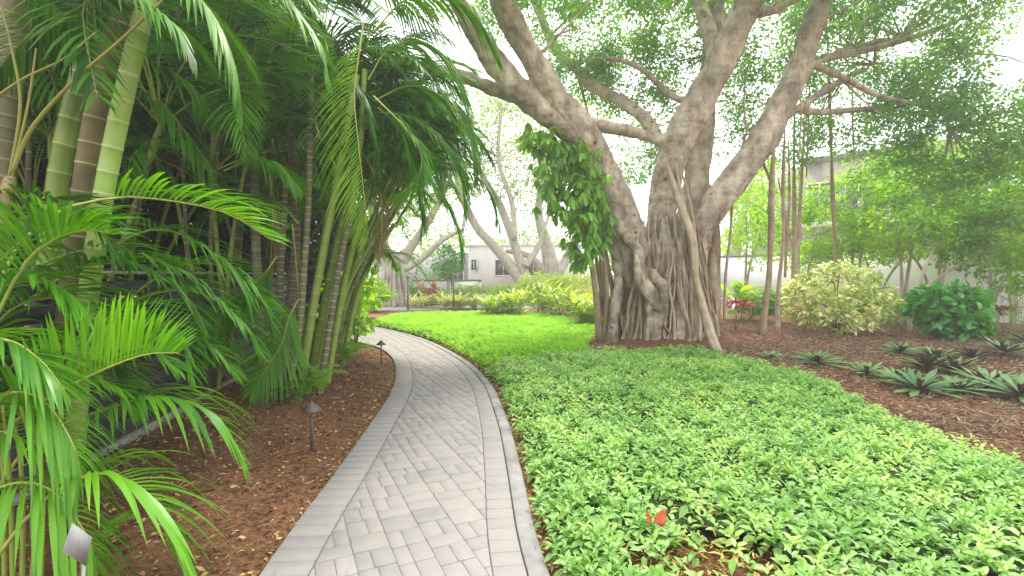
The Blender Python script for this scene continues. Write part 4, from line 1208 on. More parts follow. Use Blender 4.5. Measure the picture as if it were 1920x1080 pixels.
# free hanging roots to the right
for pl, Y, rp, st in [
    ([(1452, 250), (1448, 330), (1445, 420), (1442, 520), (1428, 628)], 12.0, [7, 7, 8, 9, 12], 3),
    ([(1470, 230), (1468, 340), (1466, 450), (1462, 540), (1458, 622)], 12.6, [5, 5, 5, 5.5, 6], 2),
    ([(1488, 150), (1488, 300), (1490, 400), (1486, 500), (1488, 600)], 14.6, [5, 5, 5.5, 6, 6], 2),
    ([(1510, 200), (1504, 330), (1500, 420), (1498, 480), (1500, 600)], 14.9, [4, 4.5, 5, 5, 5], 2),
    ([(1548, 0), (1552, 120), (1556, 260), (1562, 380), (1566, 470), (1568, 600)], 14.8, [3.5, 4, 4.5, 4.5, 5, 5], 2),
    ([(1372, 350), (1370, 430), (1362, 520), (1358, 600)], 12.4, [4, 4.5, 4.5, 5], 2),
    ([(1425, 240), (1430, 300), (1445, 345), (1440, 400)], 12.4, [3, 3, 3.5, 3], 1),
    ([(1405, 230), (1385, 300), (1380, 350)], 12.4, [4, 4, 3], 1),
    ([(1520, 130), (1515, 250), (1512, 330)], 13.5, [2, 2, 2], 1),
    ([(1478, 260), (1480, 360), (1476, 470)], 13.5, [3, 3, 3], 1),
    ([(1458, 330), (1474, 420), (1472, 520)], 13.2, [3, 3, 3], 1),
    ([(1412, 60), (1395, 180), (1400, 250)], 12.0, [1.6, 1.8, 1.5], 1),
    ([(1290, 260), (1292, 330), (1300, 420)], 11.3, [1.4, 1.6, 1.4], 1),
    ([(1600, 110), (1598, 200), (1602, 300)], 13.4, [1.6, 1.8, 1.5], 1),
    ([(1495, 90), (1502, 210), (1497, 300)], 11.8, [1.4, 1.8, 1.5], 1)]:
    root(pl, Y, [x*0.8 for x in rp], strands=st, spread=7)

# crown
def bl(px, py, Y, rx, ry, rz):      # pixel centre, pixel radii, depth radius in metres
    return (tuple(P(px, py, Y)), (rx*Y/F, ry, rz*Y/F))
blobs = [bl(1000, 20, 12, 110, 1.2, 60), bl(1100, 60, 14, 110, 1.8, 70), bl(1080, 140, 15, 80, 1.4, 50), bl(1180, 130, 14.5, 90, 1.6, 70), bl(1150, -60, 12, 200, 2.5, 70),
         bl(1250, 60, 14, 80, 1.6, 70), bl(1290, 150, 13.8, 60, 1.2, 60), bl(1220, 210, 14.5, 90, 1.2, 40), bl(1430, 60, 14, 90, 1.6, 90), bl(1420, 170, 14, 60, 1.2, 60),
         bl(1560, 60, 13.5, 110, 2, 90), bl(1600, 180, 14, 110, 1.6, 90), bl(1700, 60, 13, 130, 2, 110), bl(1720, 220, 13, 120, 1.6, 90), bl(1830, 40, 12, 90, 1.6, 70),
         bl(1820, 260, 12, 130, 1.5, 80), bl(1900, 250, 11, 80, 1.2, 90), bl(1850, 340, 12, 130, 1.4, 60), bl(1640, 300, 14, 90, 1.2, 50), bl(1430, -80, 12, 250, 3, 60), bl(1750, -80, 11, 250, 3, 60),
         bl(1790, 165, 12.6, 90, 1.3, 60), bl(1885, 200, 12, 80, 1.2, 50), bl(1880, 300, 11.5, 90, 1.2, 50), bl(1500, 260, 13.6, 60, 1, 50), bl(1380, 270, 14, 40, 1, 50), bl(900, -60, 10, 150, 2, 60), bl(1180, 300, 15, 90, 1, 50)]
(V, Fs, r), cc = crown_leaves(blobs, 4600, 28, 0.105, 0.5, T4, 0.38, 0.3, 0.35, seedcut=0.12)
build("crown", V, Fs, M['fig'], bz, r)
# overhead crown leaves above the frame, unseen, added for shading
shade_blobs = [((1.5, 8, 7.6), (3.5, 3, 0.9)), ((6.5, 9, 8.2), (3, 3, 0.9)), ((-1.5, 8, 8.0), (2, 2.5, 0.8)), ((3.5, 13, 9.5), (4, 3, 1.2))]
(V, Fs, r), cc2 = crown_leaves(shade_blobs, 500, 20, 0.16, 0.5, T4, 0.4, 0.3, 0.2)
build("crown", V, Fs, M['fig'], bz, r)
st = []
for pl, Ys, rp in LIMBS[:3]+LIMBS[5:8]+LIMBS[12:]:
    p, _ = PL(pl, Ys, rp); st += p[max(1, len(p)//2):]
for q in (P(1690, 70, 13.2), P(1640, 120, 13.4), P(1700, 170, 13), P(1800, 100, 12.6), P(1780, 240, 12.8)): st.append(q)
twigs(cc, st, bz, M['bark'], 150, 0.022)
for pl, Y in (([(1540, 110), (1640, 90), (1740, 60), (1840, 20)], 12.6), ([(1500, 110), (1570, 140), (1650, 180), (1740, 200), (1840, 230)], 12.4), ([(1440, 190), (1520, 210), (1620, 205), (1700, 200)], 13.0), ([(1320, 200), (1260, 180), (1210, 135), (1160, 112), (1100, 110)], 13.0)):
    p, r = PL(pl, Y, [8, 6, 5, 4, 2][:len(pl)-1]+[1.5])
    V, Fs = tube(p, r, 7, 20); build("branch", V, Fs, M['bark'], bz)

# mulch heap at the foot of the banyan
mh = MB()
rows = []
nr, na = 10, 48
for i in range(nr+1):
    f = i/nr
    for j in range(na):
        a = j*2*math.pi/na
        rr_ = 0.7+f*1.5
        z = 0.28*(1-f)**1.3+0.06*noise.noise((math.cos(a)*rr_*2, math.sin(a)*rr_*2, 0))*(1-f)-0.02*f
        rows.append((cx+math.cos(a)*rr_*1.05, cyy+math.sin(a)*rr_*0.9-0.15, z))
mh.add(rows, [(i*na+j, (i+1)*na+j, (i+1)*na+(j+1) % na, i*na+(j+1) % na) for i in range(nr) for j in range(na)])
hm = noise_mat("mulch_red", [(0.3, (0.06, 0.024, 0.012)), (0.6, (0.19, 0.085, 0.045)), (0.8, (0.32, 0.16, 0.09))], scale=22, rough=0.95, bump=1, bscale=50, dist=0.03, detail=10)
tag(mh.build("mulch_mound", hm, smooth=True, origin=(cx, cyy, 0)), "red brown mulch heaped round the foot of the banyan", "mulch", kind='stuff')

# --- broad glossy leaved plant left of the banyan
def whorls(pos, n, L, wid, el, T=TB, mat=None):
    """n leaflets radiating from each position, drooping"""
    N = len(pos)
    a = np.repeat(RS.uniform(0, 6.28, N), n)+np.tile(np.arange(n)*2*math.pi/n, N)+RS.uniform(-.2, .2, N*n)
    e = el+RS.uniform(-.3, .3, N*n)
    d = np.stack([np.cos(a)*np.cos(e), np.sin(a)*np.cos(e), np.sin(e)], 1)+np.repeat(RS.uniform(-.4, .4, (N, 3)), n, 0)
    ln = L*RS.uniform(0.75, 1.2, N*n)
    rr = np.clip(np.repeat(RS.uniform(0, 1, N), n)*0.7+RS.uniform(0, .3, N*n), 0, 1)
    up = np.tile([0, 0, 1.0], (N*n, 1))+RS.normal(0, 0.15, (N*n, 3))
    return leaves(np.repeat(pos, n, 0), d, up, ln, ln*wid, T, rr)
b = G(1125, 640)
sp = thing("umbrella_plant", "broad glossy dark leaved plant hanging against the left of the banyan trunk", "plant", (b.x, b.y, 0))
pp = []
for px, py, n, sx, sy in ((1060, 290, 60, 60, 45), (1080, 370, 70, 60, 50), (1100, 430, 55, 45, 40), (1040, 340, 40, 50, 50), (1110, 340, 40, 30, 60), (1015, 260, 22, 35, 25), (1085, 480, 14, 20, 18)):
    for i in range(n):
        q = P(px+random.gauss(0, sx*0.5), py+random.gauss(0, sy*0.5), random.uniform(10.6, 11.9)); pp.append(tuple(q))
V, Fs, r = whorls(np.array(pp), 8, 0.27, 0.27, -0.7)
build("crown", V, Fs, M['schef'], sp, r)
mb = MB()
for pl in ([(1128, 655), (1120, 560), (1105, 460), (1090, 380), (1060, 300)], [(1132, 655), (1138, 540), (1125, 440), (1110, 340)], [(1122, 655), (1112, 520), (1090, 430), (1050, 340), (1020, 270)]):
    p, r = PL(pl, 11.5, [4, 4, 3.5, 3, 2][:len(pl)]); p[0].z = -0.02
    mb.add(*tube(p, r, 7, 24), r=0.5)
mb.build("trunk", M['root'], sp, smooth=True)

# ------------------------------------------------------------------ shrubs with long blades (ginger, cordyline, spider plants)
def blade_plant(name, label, cat, b, h, nstem, nleaf, L, wid, mat, spread=0.5, group=None, T=TBS, el=(0.2, 1.0), stemr=0.008, tmat='rachis'):
    t = thing(name, label, cat, (b.x, b.y, 0), group)
    mb = MB(); pos, dv = [], []
    for s in range(nstem):
        a = random.uniform(0, 6.28); rr = spread*math.sqrt(random.random())
        p0 = Vector((b.x+math.cos(a)*rr*0.5, b.y+math.sin(a)*rr*0.5, -0.02))
        hh = h*random.uniform(0.6, 1.0)
        p1 = Vector((b.x+math.cos(a)*rr, b.y+math.sin(a)*rr, hh))
        mb.add(*tube([p0, (p0+p1)/2, p1], [stemr, stemr, stemr*0.5], 5, 6))
        for k in range(nleaf):
            f = 0.3+0.7*(k+random.random())/nleaf
            q = p0+(p1-p0)*f
            aa = random.uniform(0, 6.28); e = el[0]+(el[1]-el[0])*f+random.uniform(-.2, .2)
            pos.append(tuple(q)); dv.append((math.cos(aa)*math.cos(e), math.sin(aa)*math.cos(e), math.sin(e)))
    N = len(pos); ln = L*RS.uniform(0.7, 1.2, N)
    V, Fs, r = leaves(np.array(pos), np.array(dv), np.tile([0, 0, 1.], (N, 1)), ln, ln*wid, T, RS.uniform(0, 1, N))
    build("leaves", V, Fs, M[mat], t, r)
    mb.build("stems", M[tmat], t, smooth=True)
    return t
gl = ["leftmost low yellow green ginger shrub by the far path", "yellow green ginger shrub just right of the lowest one, beyond the lime cover", "taller ginger shrub in the middle of the row", "ginger shrub in front of the pale leaning tree", "wide ginger shrub left of the broad leaved plant", "ginger shrub tucked against the banyan's left side"]
for (px, py, h, L), lab in zip([(930, 597, 0.75, 0.42), (968, 596, 1.0, 0.45), (1020, 592, 1.25, 0.42), (1062, 600, 1.1, 0.45), (1100, 606, 0.9, 0.5), (1118, 615, 0.8, 0.5)], gl):
    blade_plant("ginger_shrub", lab, "shrub", G(px, py), h, 26, 9, L, 0.16, 'lime', 0.75, "yellow green ginger shrubs")
for px, py, h, lab in ((1010, 588, 1.7, "feathery light green bush rising behind the ginger shrubs"), (1070, 588, 1.6, "feathery bush behind the ginger shrubs, next to the banyan")):
    g = G(px, py)
    bushy_tree("feathery_bush", lab, "shrub", (g.x, g.y, 0), [((g.x, g.y, h*0.55), (1.0, 0.8, h*0.5))], 150, 26, 0.12, 'lime', 0.03, wid=0.25, clump=0.22, tw=12)

# right-hand cordylines
def cordy(label, px, py, h, s=1, n=1):
    g = G(px, py)
    t = thing("cordyline", label, "plant", (g.x, g.y, 0), "red cordylines on the right bed")
    mb = MB(); pos = []
    for k in range(3):
        tp = Vector((g.x+random.uniform(-.25, .25), g.y+random.uniform(-.2, .2), h*random.uniform(0.6, 1)))
        mb.add(*tube([Vector((g.x, g.y, -0.02)), (Vector((g.x, g.y, 0))+tp)/2+Vector((.03, 0, 0)), tp], [0.015, 0.012, 0.01], 6, 8))
        pos.append(tuple(tp))
    V, Fs, r = whorls(np.array(pos), 15, 0.42*s, 0.17, 0.5, TBS)
    build("leaves", V, Fs, M['cordy'], t, r)
    mb.build("stems", M['twig'], t, smooth=True)
cordy("red leaved cordyline behind the hanging roots right of the banyan", 1378, 622, 0.95)
cordy("red leaved cordyline near the right edge behind the green shrub", 1862, 625, 0.9)
cordy("dark red cordyline low between the banyan and the aerial roots", 1405, 600, 0.6, 0.8)

# oyster plants
ol = ["oyster plant rosette nearest the hanging root", "small dark oyster plant at the edge of the pale cover", "purple oyster plant left of the big cluster", "oyster plant at the upper left of the cluster", "oyster plant in the middle of the cluster top row", "oyster plant at the cluster centre with a dark purple heart", "oyster plant low in the cluster beside the ground cover", "broad oyster plant in the cluster's front row", "oyster plant right of the cluster centre", "oyster plant above the fine dry roots", "oyster plant by the right edge in front", "large oyster plant high by the right edge", "oyster plant behind the right edge specimen", "half hidden oyster plant at the back of the cluster", "lowest oyster plant beside the dry twigs"]
osp = [(1533, 688, 1.0), (1447, 676, 0.6), (1625, 706, 0.8), (1690, 668, 1.0), (1752, 678, 1.0), (1740, 700, 1.2), (1688, 722, 0.9), (1722, 742, 1.15), (1792, 706, 1.2), (1850, 735, 1.2), (1912, 755, 1.2), (1880, 672, 1.4), (1930, 650, 1.2), (1822, 678, 0.9), (1800, 742, 0.9)]
protos = []
for k in range(3):
    n = 30
    a = np.arange(n)*2.4+RS.uniform(-.2, .2, n); e = np.linspace(0.85, 0.08, n)+RS.uniform(-.1, .1, n)
    d = np.stack([np.cos(a)*np.cos(e), np.sin(a)*np.cos(e), np.sin(e)], 1)
    ln = np.linspace(0.2, 0.42, n)*RS.uniform(0.85, 1.1, n)
    V, Fs, r = leaves(np.tile([0, 0, 0.06], (n, 1))+d*0.02, d, np.tile([0, 0, 1.], (n, 1)), ln, ln*0.165, TBU, RS.uniform(0, 1, n))
    sv, sf = tube([(0, 0, -0.03), (0, 0, 0.1)], [0.025, 0.02], 7)
    cv = RS.randint(0, 1)
    m_c = 7
    a = np.arange(m_c)*2.4; d2 = np.stack([np.cos(a)*0.35, np.sin(a)*0.35, np.ones(m_c)], 1)
    hV, hF, hr = leaves(np.tile([0, 0, 0.08], (m_c, 1)), d2, np.tile([1, 0, 0.], (m_c, 1)), np.full(m_c, 0.09), np.full(m_c, 0.022), TBU, RS.uniform(0, 1, m_c))
    protos.append((make_mesh("leaves", V, Fs, M['oyster'], r), make_mesh("stem", sv, sf, M['twig']), make_mesh("heart", hV, hF, M['heart'], hr)))
for k, ((px, py, s), lab) in enumerate(zip(osp, ol)):
    g = G(px, py); a, b_, c_ = protos[k % 3]
    t = thing("oyster_plant", lab, "plant", (g.x, g.y, 0.0), "oyster plants along the right bed")
    for nm, me_ in (("rosette", a), ("stem", b_), ("heart", c_)):
        o = put(nm, me_, t); 
    t.rotation_euler = (random.uniform(-.15, .15), random.uniform(-.15, .15), random.uniform(0, 6.28)); t.scale = (s*1.27,)*3

# variegated shrub, glossy green shrub
g = G(1568, 628)
bushy_tree("variegated_shrub", "rounded cream and green variegated shrub beside the hanging roots", "shrub", (g.x, g.y, 0),
    [((g.x, g.y, 1.0), (1.3, 1.1, 0.95)), ((g.x+.6, g.y-.1, 0.75), (0.85, 0.8, 0.6)), ((g.x-.6, g.y, 0.95), (0.75, 0.8, 0.75))], 700, 16, 0.12, 'varieg', 0.04, T=T8, wid=0.5, clump=0.13, tw=26, shell=0.6, droop=0.1, seedcut=0.25)
g = G(1778, 640)
bushy_tree("glossy_shrub", "dense bright green shrub with rounded glossy leaves", "shrub", (g.x, g.y, 0),
    [((g.x, g.y, 0.78), (0.72, 0.6, 0.55)), ((g.x+.3, g.y, 0.42), (0.5, 0.5, 0.34)), ((g.x-.5, g.y, 0.95), (0.4, 0.4, 0.28)), ((g.x+.35, g.y, 1.05), (0.3, 0.3, 0.25))], 200, 9, 0.2, 'green', 0.03, T=T8, wid=0.72, clump=0.16, tw=16, shell=0.6)
g = G(1700, 610)
bushy_tree("pale_low_shrub", "thin pale green shrub between the variegated and glossy shrubs", "shrub", (g.x, g.y, 0),
    [((g.x, g.y, 0.5), (0.7, 0.5, 0.4))], 50, 12, 0.12, 'light', 0.02, T=T8, clump=0.2, tw=8)
g = G(1760, 590)
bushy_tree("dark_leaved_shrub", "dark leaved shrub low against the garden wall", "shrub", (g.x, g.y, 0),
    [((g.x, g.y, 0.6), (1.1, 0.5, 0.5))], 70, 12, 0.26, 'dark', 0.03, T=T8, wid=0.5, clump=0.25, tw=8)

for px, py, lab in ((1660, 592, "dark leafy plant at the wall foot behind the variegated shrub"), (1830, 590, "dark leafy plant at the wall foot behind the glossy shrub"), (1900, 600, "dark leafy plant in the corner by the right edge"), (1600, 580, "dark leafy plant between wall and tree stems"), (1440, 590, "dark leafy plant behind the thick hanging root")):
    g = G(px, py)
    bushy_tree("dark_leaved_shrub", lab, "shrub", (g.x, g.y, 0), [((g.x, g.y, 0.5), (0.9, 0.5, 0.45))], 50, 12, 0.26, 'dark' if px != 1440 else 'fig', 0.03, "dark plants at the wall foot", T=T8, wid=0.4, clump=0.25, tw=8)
# small light-green trees before the wall
rt = [
    ("low bushy tree spreading in front of the garden wall", 1640, 585, 17.5, [(1620, 470, 17.5, 110, 0.8, 30), (1720, 460, 17, 100, 0.8, 28), (1530, 480, 18, 60, 0.8, 30)], 'light', 200),
    ("leafy tree filling the space before the taupe building", 1760, 575, 17, [(1740, 330, 17, 110, 1.2, 70), (1800, 420, 17, 90, 1.2, 60), (1650, 420, 17, 70, 1.2, 50)], 'light', 320),
    ("dense leafy tree touching the right edge behind the bed", 1900, 590, 15, [(1880, 300, 15, 100, 1.2, 70), (1900, 420, 15, 90, 1.2, 70)], 'light', 330),
    ("slender light green tree behind the row of hanging roots", 1500, 585, 17, [(1470, 400, 17, 70, 1.1, 80), (1530, 440, 17, 80, 1.2, 60)], 'light', 170),
    ("bright green tree with a forked stem right of the longest root", 1600, 580, 16.5, [(1600, 380, 16.5, 85, 1.3, 60), (1660, 330, 16.5, 80, 1.2, 55), (1560, 440, 16.5, 60, 1, 45)], 'light', 230),
    ("leaning tree with pale blossom tufts before the building", 1690, 590, 15.5, [(1680, 420, 15.5, 90, 1.2, 60), (1740, 360, 15.5, 80, 1.2, 60)], 'light', 200),
    ("bare stemmed tree in front of the white wall", 1702, 612, 13.5, [(1780, 420, 13.5, 80, 1.0, 45), (1830, 480, 13.5, 70, 0.9, 40)], 'fig', 130),
    ("dark green small tree at the right edge", 1850, 610, 13, [(1860, 430, 13, 80, 1.2, 70), (1900, 500, 12.5, 60, 1, 50)], 'light', 200),
    ("thin leaved tree above the right wall", 1930, 610, 13.5, [(1880, 350, 13.5, 90, 1.2, 60), (1930, 400, 13, 60, 1.2, 80)], 'light', 180),
    ("light tree just right of the banyan trunk", 1395, 578, 20, [(1400, 370, 20, 50, 1.2, 60), (1420, 450, 20, 60, 1.2, 60)], 'light', 170)]
for lab, px, py, Yt, bb, mt, nc in rt:
    g = P(px, py, Yt)
    bushy_tree("small_tree", lab, "tree", (g.x, g.y, 0), [bl(*q) for q in bb], int(nc*1.25), 18, 0.15, mt, 0.06, "small trees on the right bed", wid=0.5, clump=0.3, tw=30, shell=0.3, r_tw=0.012, bark='root' if False else 'twig', tmat='farbark', seedcut=0.15)
# branching stem before the wall
g = G(1690, 592)
# a grassy palm-like plant at the right edge
blade_plant("grassy_shrub", "yellowish long bladed shrub at the right edge", "shrub", P(1900, 600, 12.5), 2.0, 22, 8, 0.6, 0.06, 'light', 0.9)
blade_plant("fan_leaf_plant", "light green broad bladed plant behind the banyan's right side", "plant", P(1400, 590, 17), 1.4, 10, 5, 0.8, 0.3, 'light', 0.6)

# ------------------------------------------------------------------ walls and buildings
def vwall(name, label, a, b, h, th, mat, capm=None, cat="wall"):
    t = thing(name, label, cat, (*a, 0))
    A, B = Vector((*a, 0)), Vector((*b, 0)); ax = (B-A).normalized(); n_ = Vector((ax.y, -ax.x, 0)); L = (B-A).length/2; m = (A+B)/2
    mb = MB(); mb.obox(m+Vector((0, 0, h/2-0.1)), (L, th/2, h/2+0.1), ax, n_, Vector((0, 0, 1))); mb.build("wall_face", mat, t)
    if capm:
        mb = MB(); mb.obox(m+Vector((0, 0, h+0.05)), (L+0.03, th/2+0.04, 0.048), ax, n_, Vector((0, 0, 1))); mb.build("coping", capm, t)
    return t
vwall("garden_wall", "long grey white garden wall behind the right hand trees", (10.6, 25.5), (17.6, 14.0), 2.45, 0.2, M['white'], M['cap'])
vwall("garden_wall", "pale plain wall continuing behind the banyan", (7.5, 26.2), (10.4, 25.6), 2.2, 0.2, M['white'], M['cap'])
# tall taupe building at the right
tb = thing("taupe_building", "tall taupe building with flat parapet rising behind the right trees", "building", tuple(P(1600, 540, 30)*1))
tb.location.z = 0
A = P(1500, 500, 31); 
zt1 = P(1510, 280, 30).z
def quadwall(mb, a, b, z0, z1, d=0.3, r=.5):
    A, B = Vector((*a, 0)), Vector((*b, 0)); ax = (B-A).normalized(); n_ = Vector((ax.y, -ax.x, 0)); L = (B-A).length/2; m = (A+B)/2
    mb.obox(m+Vector((0, 0, (z0+z1)/2)), (L, d/2, (z1-z0)/2), ax, n_, Vector((0, 0, 1)), r)
a_ = P(1505, 500, 32); b_ = P(1800, 500, 27)
mb = MB(); quadwall(mb, (a_.x, a_.y), (b_.x, b_.y), 0, 8.6); mb.build("wall_face", M['taupe'], tb)
mb = MB(); quadwall(mb, (a_.x-0.1, a_.y-.1), (b_.x, b_.y-.14), 8.62, 8.95, 0.7); mb.build("parapet", M['cap'], tb)
mb = MB(); quadwall(mb, (a_.x-0.3, a_.y-.5), (b_.x, b_.y-.6), 4.55, 4.85, 0.9); mb.build("balcony_slab", M['white'], tb)
mb = MB()
for k in range(26):
    f = k/25; x = a_.x-0.3+(b_.x-a_.x+0.3)*f; y = a_.y-0.85+(b_.y-a_.y)*f
    mb.box((x-.02, y-.02, 4.85), (x+.02, y+.02, 5.75))
quadwall(mb, (a_.x-0.3, a_.y-.85), (b_.x, b_.y-.95), 5.75, 5.82, 0.05)
mb.build("railing", M['cap'], tb)
for f in (0.12, 0.3, 0.5, 0.7, 0.88):
    x = a_.x+(b_.x-a_.x)*f; y = a_.y+(b_.y-a_.y)*f
    ax = Vector((b_.x-a_.x, b_.y-a_.y, 0)).normalized(); n_ = Vector((ax.y, -ax.x, 0))
    mb = MB(); mb.obox(Vector((x, y, 6.2))+n_*(0.12), (0.65, 0.06, 1.1), ax, n_, Vector((0, 0, 1))); w_ = mb.build("window", M['glass'], tb)
    mb = MB()
    for sx, sz, hx, hz in ((0, 1.14, .72, .05), (0, -1.14, .72, .05), (.69, 0, .05, 1.09), (-.69, 0, .05, 1.09), (0, 0, .025, 1.09)):
        mb.obox(Vector((x, y, 6.2+sz))+n_*0.16+ax*sx, (hx, 0.05, hz), ax, n_, Vector((0, 0, 1)))
    mb.build("window_frame", M['white'], w_)
# left return of that building
a2 = P(1505, 500, 32)
mb = MB(); quadwall(mb, (a2.x, a2.y), (a2.x+1.2, a2.y+9), 0, 8.6); mb.build("side_wall", M['taupe'], tb)

# white villa in the centre distance
vb = thing("white_villa", "low white villa with small dark windows beyond the far path", "building", (P(905, 560, 33).x, 33, 0))
def vx(px, Y=33): return P(px, 500, Y).x
def vz(py, Y=33): return P(900, py, Y).z
mb = MB(); mb.box((vx(878), 33, 0), (vx(1090), 39, vz(462))); mb.build("wall_face", M['white'], vb)
mb = MB(); mb.box((vx(878)-.1, 32.9, vz(462)), (vx(1090)+.1, 39.1, vz(458))); mb.build("roof_edge", M['white'], vb)
mb = MB(); mb.box((vx(700), 34.5, 0), (vx(877), 39, vz(474, 34.5))); mb.build("side_wing", M['grey'], vb)
def window(x0, y0_, x1, y1_, Y=33, bars=1):
    a, b = vx(x0, Y), vx(x1, Y); z1, z0 = vz(y0_, Y), vz(y1_, Y)
    mb = MB(); mb.box((a, Y-.02, z0), (b, Y+.05, z1)); w_ = mb.build("window", M['glass'], vb)
    mb = MB()
    for q in ((a-.06, b+.06, z1, z1+.06), (a-.06, b+.06, z0-.08, z0), (a-.06, a, z0, z1), (b, b+.06, z0, z1)):
        mb.box((q[0], Y-.07, q[2]), (q[1], Y-.005, q[3]))
    for k in range(bars):
        xm = a+(b-a)*(k+1)/(bars+1); mb.box((xm-.02, Y-.05, z0), (xm+.02, Y-.022, z1))
    mb.build("window_frame", M['white'], w_)
window(884, 487, 893, 507)
window(929, 488, 958, 516)
window(990, 488, 1010, 516)
window(840, 488, 868, 545, 34.5, 2)
# column at its left
V, Fs = tube([P(808, 565, 30), P(808, 520, 30), P(806, 440, 30)], [0.28, 0.27, 0.22], 14, 12)
# low white walls in front of the villa
vwall("low_wall", "low white wall with a dark coping in front of the villa", (P(776, 540, 28).x, 28), (P(845, 540, 28).x, 28), P(800, 524, 28).z-0.1, 0.25, M['grey'], M['cap'])
vwall("low_wall", "short white wall meeting the villa corner, right of the round tree", (P(852, 540, 28.4).x, 28.4), (P(902, 540, 28.4).x, 28.4), P(880, 524, 28.4).z-0.1, 0.25, M['white'], M['cap'])

# thin dark posts by the far path
for px, yt, lab in ((765, 520, "thin dark post left of the orange croton"), (851, 516, "thin dark post between the croton and the villa")):
    g = G(px, 583)
    t = thing("thin_post", lab, "post", (g.x, g.y, 0), "thin posts by the far path")
    h = P(px, yt, g.y).z
    V, Fs = tube([(g.x, g.y, -.05), (g.x, g.y, h)], 0.035, 8); build("pole", V, Fs, M['metal'], t)
    V, Fs = tube([(g.x, g.y, h), (g.x, g.y, h+.03), (g.x, g.y, h+.12)], [0.09, 0.07, 0.01], 12); build("cap", V, Fs, M['metal'], t)

# ------------------------------------------------------------------ far plants and trees
def far_tree(label, px, py, Y, limbs, bb, nc, leaf=0.2, mat='far', roots=0, tr=0.25, name="fig_tree"):
    g = P(px, py, Y); t = thing(name, label, "tree", (g.x, g.y, 0), "pale fig trees in the distance")
    mb = MB(); st = []
    for pl, rp in limbs:
        p, r = PL(pl, [Y+0.4*i for i in range(len(pl))], rp)
        mb.add(*tube(p, r, 9, 20)); st += p[1:]
    for k in range(roots):
        a = random.uniform(0, 6.28); rr_ = random.uniform(0.4, 0.95)
        mb.add(*tube([(g.x+math.cos(a)*rr_, g.y+math.sin(a)*rr_, -.05), (g.x+math.cos(a)*rr_*.7, g.y+math.sin(a)*rr_*.7, 1.2), (g.x+math.cos(a)*.3, g.y+math.sin(a)*.3, 2.4)], [0.11, 0.08, 0.05], 6, 10))
    mb.build("trunk", M['farbark'], t, smooth=True)
    (V, Fs, r), cc = crown_leaves([bl(*q) for q in bb], int(nc*1.9), 20, leaf, 0.5, T4, 0.6, 0.2, 0.3, seedcut=0.08)
    build("crown", V, Fs, M[mat], t, r)
    twigs(cc, st, t, M['farbark'], 50, 0.03)
far_tree("distant banyan with hanging roots beside the far path", 740, 575, 25,
    [([(740, 578), (742, 530), (745, 500), (770, 465), (800, 420), (830, 370)], [26, 22, 18, 9, 7, 5]), ([(742, 520), (720, 460), (700, 400), (690, 330)], [16, 10, 8, 5]), ([(745, 510), (785, 490), (830, 450), (870, 430)], [8, 6, 5, 3])],
    [(720, 380, 26, 90, 2.5, 70), (800, 340, 26, 100, 2.5, 70), (760, 250, 27, 130, 3, 80), (660, 450, 26, 60, 2, 60), (820, 430, 28, 50, 1.5, 30)], 260, roots=16)
far_tree("pale leaning tree crossing in front of the villa", 1000, 575, 27,
    [([(1005, 570), (965, 510), (925, 460), (890, 420), (860, 350), (850, 260)], [13, 11, 9, 8, 6, 4]), ([(1000, 560), (975, 490), (955, 430), (935, 380), (900, 320), (880, 240)], [12, 9, 8, 7, 5, 3]), ([(965, 450), (960, 380), (935, 300), (940, 200)], [6, 5, 4, 3]), ([(985, 500), (1010, 460), (1030, 400)], [7, 5, 3])],
    [(900, 320, 28, 90, 2.5, 60), (930, 230, 28, 110, 3, 60), (980, 330, 28, 70, 2, 60), (870, 200, 29, 100, 3, 50), (1000, 420, 28, 40, 1.5, 30)], 230)
far_tree("large pale tree standing behind the ginger shrubs", 1035, 570, 28,
    [([(1035, 575), (1035, 520), (1025, 460), (1010, 400), (1020, 300)], [20, 17, 12, 8, 5]), ([(1035, 530), (1065, 480), (1090, 420)], [11, 8, 5]), ([(1030, 520), (990, 480), (950, 470)], [9, 6, 4])],
    [(1050, 330, 29, 110, 2.5, 70), (1080, 430, 29, 60, 2, 50), (1000, 240, 30, 120, 3, 60), (1090, 220, 30, 100, 3, 70)], 230, roots=8)
far_tree("hazy tree behind the banyan's right limb", 1380, 560, 27,
    [([(1380, 570), (1382, 450), (1400, 380), (1420, 300)], [12, 9, 6, 3])],
    [(1400, 400, 27, 70, 2, 60), (1440, 340, 28, 50, 2, 40)], 120, mat='light')
g = G(840, 575)
bushy_tree("round_small_tree", "small round bright green tree in front of the low wall", "tree", (P(842, 570, 25.5).x, 25.5, 0), [bl(840, 480, 25.5, 26, 0.7, 22), bl(842, 505, 25.5, 30, 0.8, 18)], 90, 20, 0.14, 'green', 0.07, clump=0.25, tw=10, tmat='farbark', shell=0.3)
p = P(806, 568, 25)
blade_plant("croton", "orange and pink croton bush by the low wall", "shrub", Vector((p.x, p.y, 0)), 1.25, 26, 9, 0.34, 0.3, 'croton', 0.6, tmat='twig')
for px, py, lab, s in ((786, 578, "left clump of striped grass at the far path", 1.0), (838, 580, "striped grass clump under the round tree", 1.0), (862, 580, "striped grass clump beside the second post", 1.0), (888, 580, "striped grass clump before the villa corner", 0.9), (912, 580, "striped grass clump nearest the ginger shrubs", 0.9), (700, 585, "striped grass clump beside the distant banyan", 1.1)):
    g = G(px, py)
    g = Vector((g.x, min(g.y, 24.6), 0)) if g.y > 24.6 else g
    blade_plant("striped_grass", lab, "plant", g, 0.35*s, 16, 9, 0.75*s, 0.07, 'spider', 0.35, "striped grass clumps by the far path", el=(0.5, 1.1))
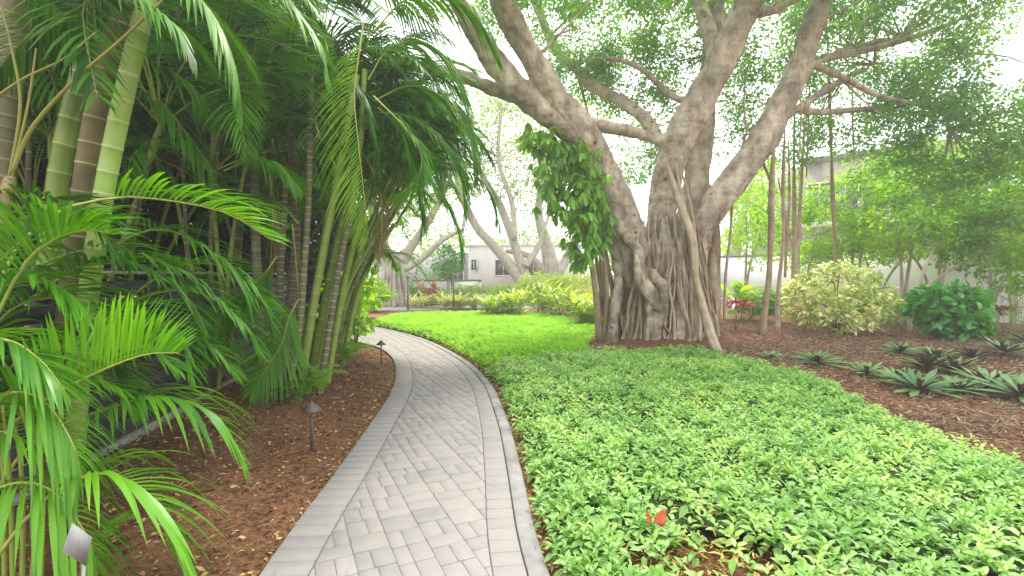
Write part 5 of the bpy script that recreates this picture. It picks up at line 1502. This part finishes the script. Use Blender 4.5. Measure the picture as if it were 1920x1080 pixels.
for px, Y, lab, h, rx, mt in ((770, 26, "low green shrub at the foot of the distant banyan", 0.9, 0.9, 'green'), (815, 26.5, "green shrub behind the croton", 0.8, 1.0, 'fig'), (880, 27, "grey green shrub before the villa's low wall", 1.0, 1.0, 'far'), (960, 26, "green shrub below the villa's large window", 1.0, 1.4, 'light'), (780, 30.5, "dark bushy shrub rising above the low wall", 3.0, 1.8, 'fig'), (690, 21, "leafy bush beyond the bend of the path", 1.4, 1.0, 'light'), (655, 17.5, "leafy bush close to the path bend on the left", 1.6, 0.9, 'light')):
    x = P(px, 540, Y).x
    bushy_tree("green_bush", lab, "shrub", (x, Y, 0), [((x, Y, h*0.6), (rx, rx*0.7, h*0.5))], 80, 20, 0.14, mt, 0.03, "bushes in the distance", clump=0.25, tw=8)
# leafy saplings at the bend, in front of the far view
for px, py, lab, pl, Y in ((668, 660, "leafy sapling at the bend of the path", [(668, 660), (680, 560), (700, 470), (730, 420)], 10.3), (652, 650, "thin sapling behind the mulch tip", [(652, 650), (660, 560), (672, 500)], 11)):
    g = G(px, py); Y = g.y
    bushy_tree("leafy_sapling", lab, "sapling", (g.x, g.y, 0), [bl(690, 440, Y, 45, 0.5, 45), bl(672, 540, Y, 35, 0.5, 50), bl(665, 600, Y, 25, 0.4, 25)] if px > 660 else [bl(650, 560, Y, 30, 0.5, 50), bl(655, 620, Y, 25, 0.4, 20)], 60, 12, 0.16, 'light', 0.02, T=T8, clump=0.22, tw=14, r_tw=0.008)
# wood beyond everything
def wood(name, label, pts, mat, n, leaf=0.4):
    (V, Fs, r), cc = crown_leaves(pts, n, 22, leaf, 0.5, T4, 0.9, 0.2, 0.2)
    tag(build(name, V, Fs, M[mat], rnd=r), label, "trees", kind='stuff')
wood("treeline", "hazy line of trees closing the view beyond the gardens",
     [((x, 44+random.uniform(-2, 2), 2.5), (4, 2, 3.2)) for x in range(-34, 44, 5)], 'far', 900)

# ------------------------------------------------------------------ haze
hz = MB(); hz.box((-38, -12, -1.2), (48, 50, 15.5))
ho = hz.build("haze", [])
hm_ = bpy.data.materials.new("haze_air"); hm_.use_nodes = True
n_ = hm_.node_tree; n_.nodes.clear()
out = n_.nodes.new("ShaderNodeOutputMaterial"); pv = n_.nodes.new("ShaderNodeVolumePrincipled")
pv.inputs["Color"].default_value = (0.97, 0.98, 1.0, 1)
pv.inputs["Density"].default_value = 0.0033
pv.inputs["Anisotropy"].default_value = 0.3
n_.links.new(pv.outputs[0], out.inputs["Volume"])
ho.data.materials.clear(); ho.data.materials.append(hm_)
tag(ho, "pale sunlit haze hanging in the garden air", "haze", kind='stuff')
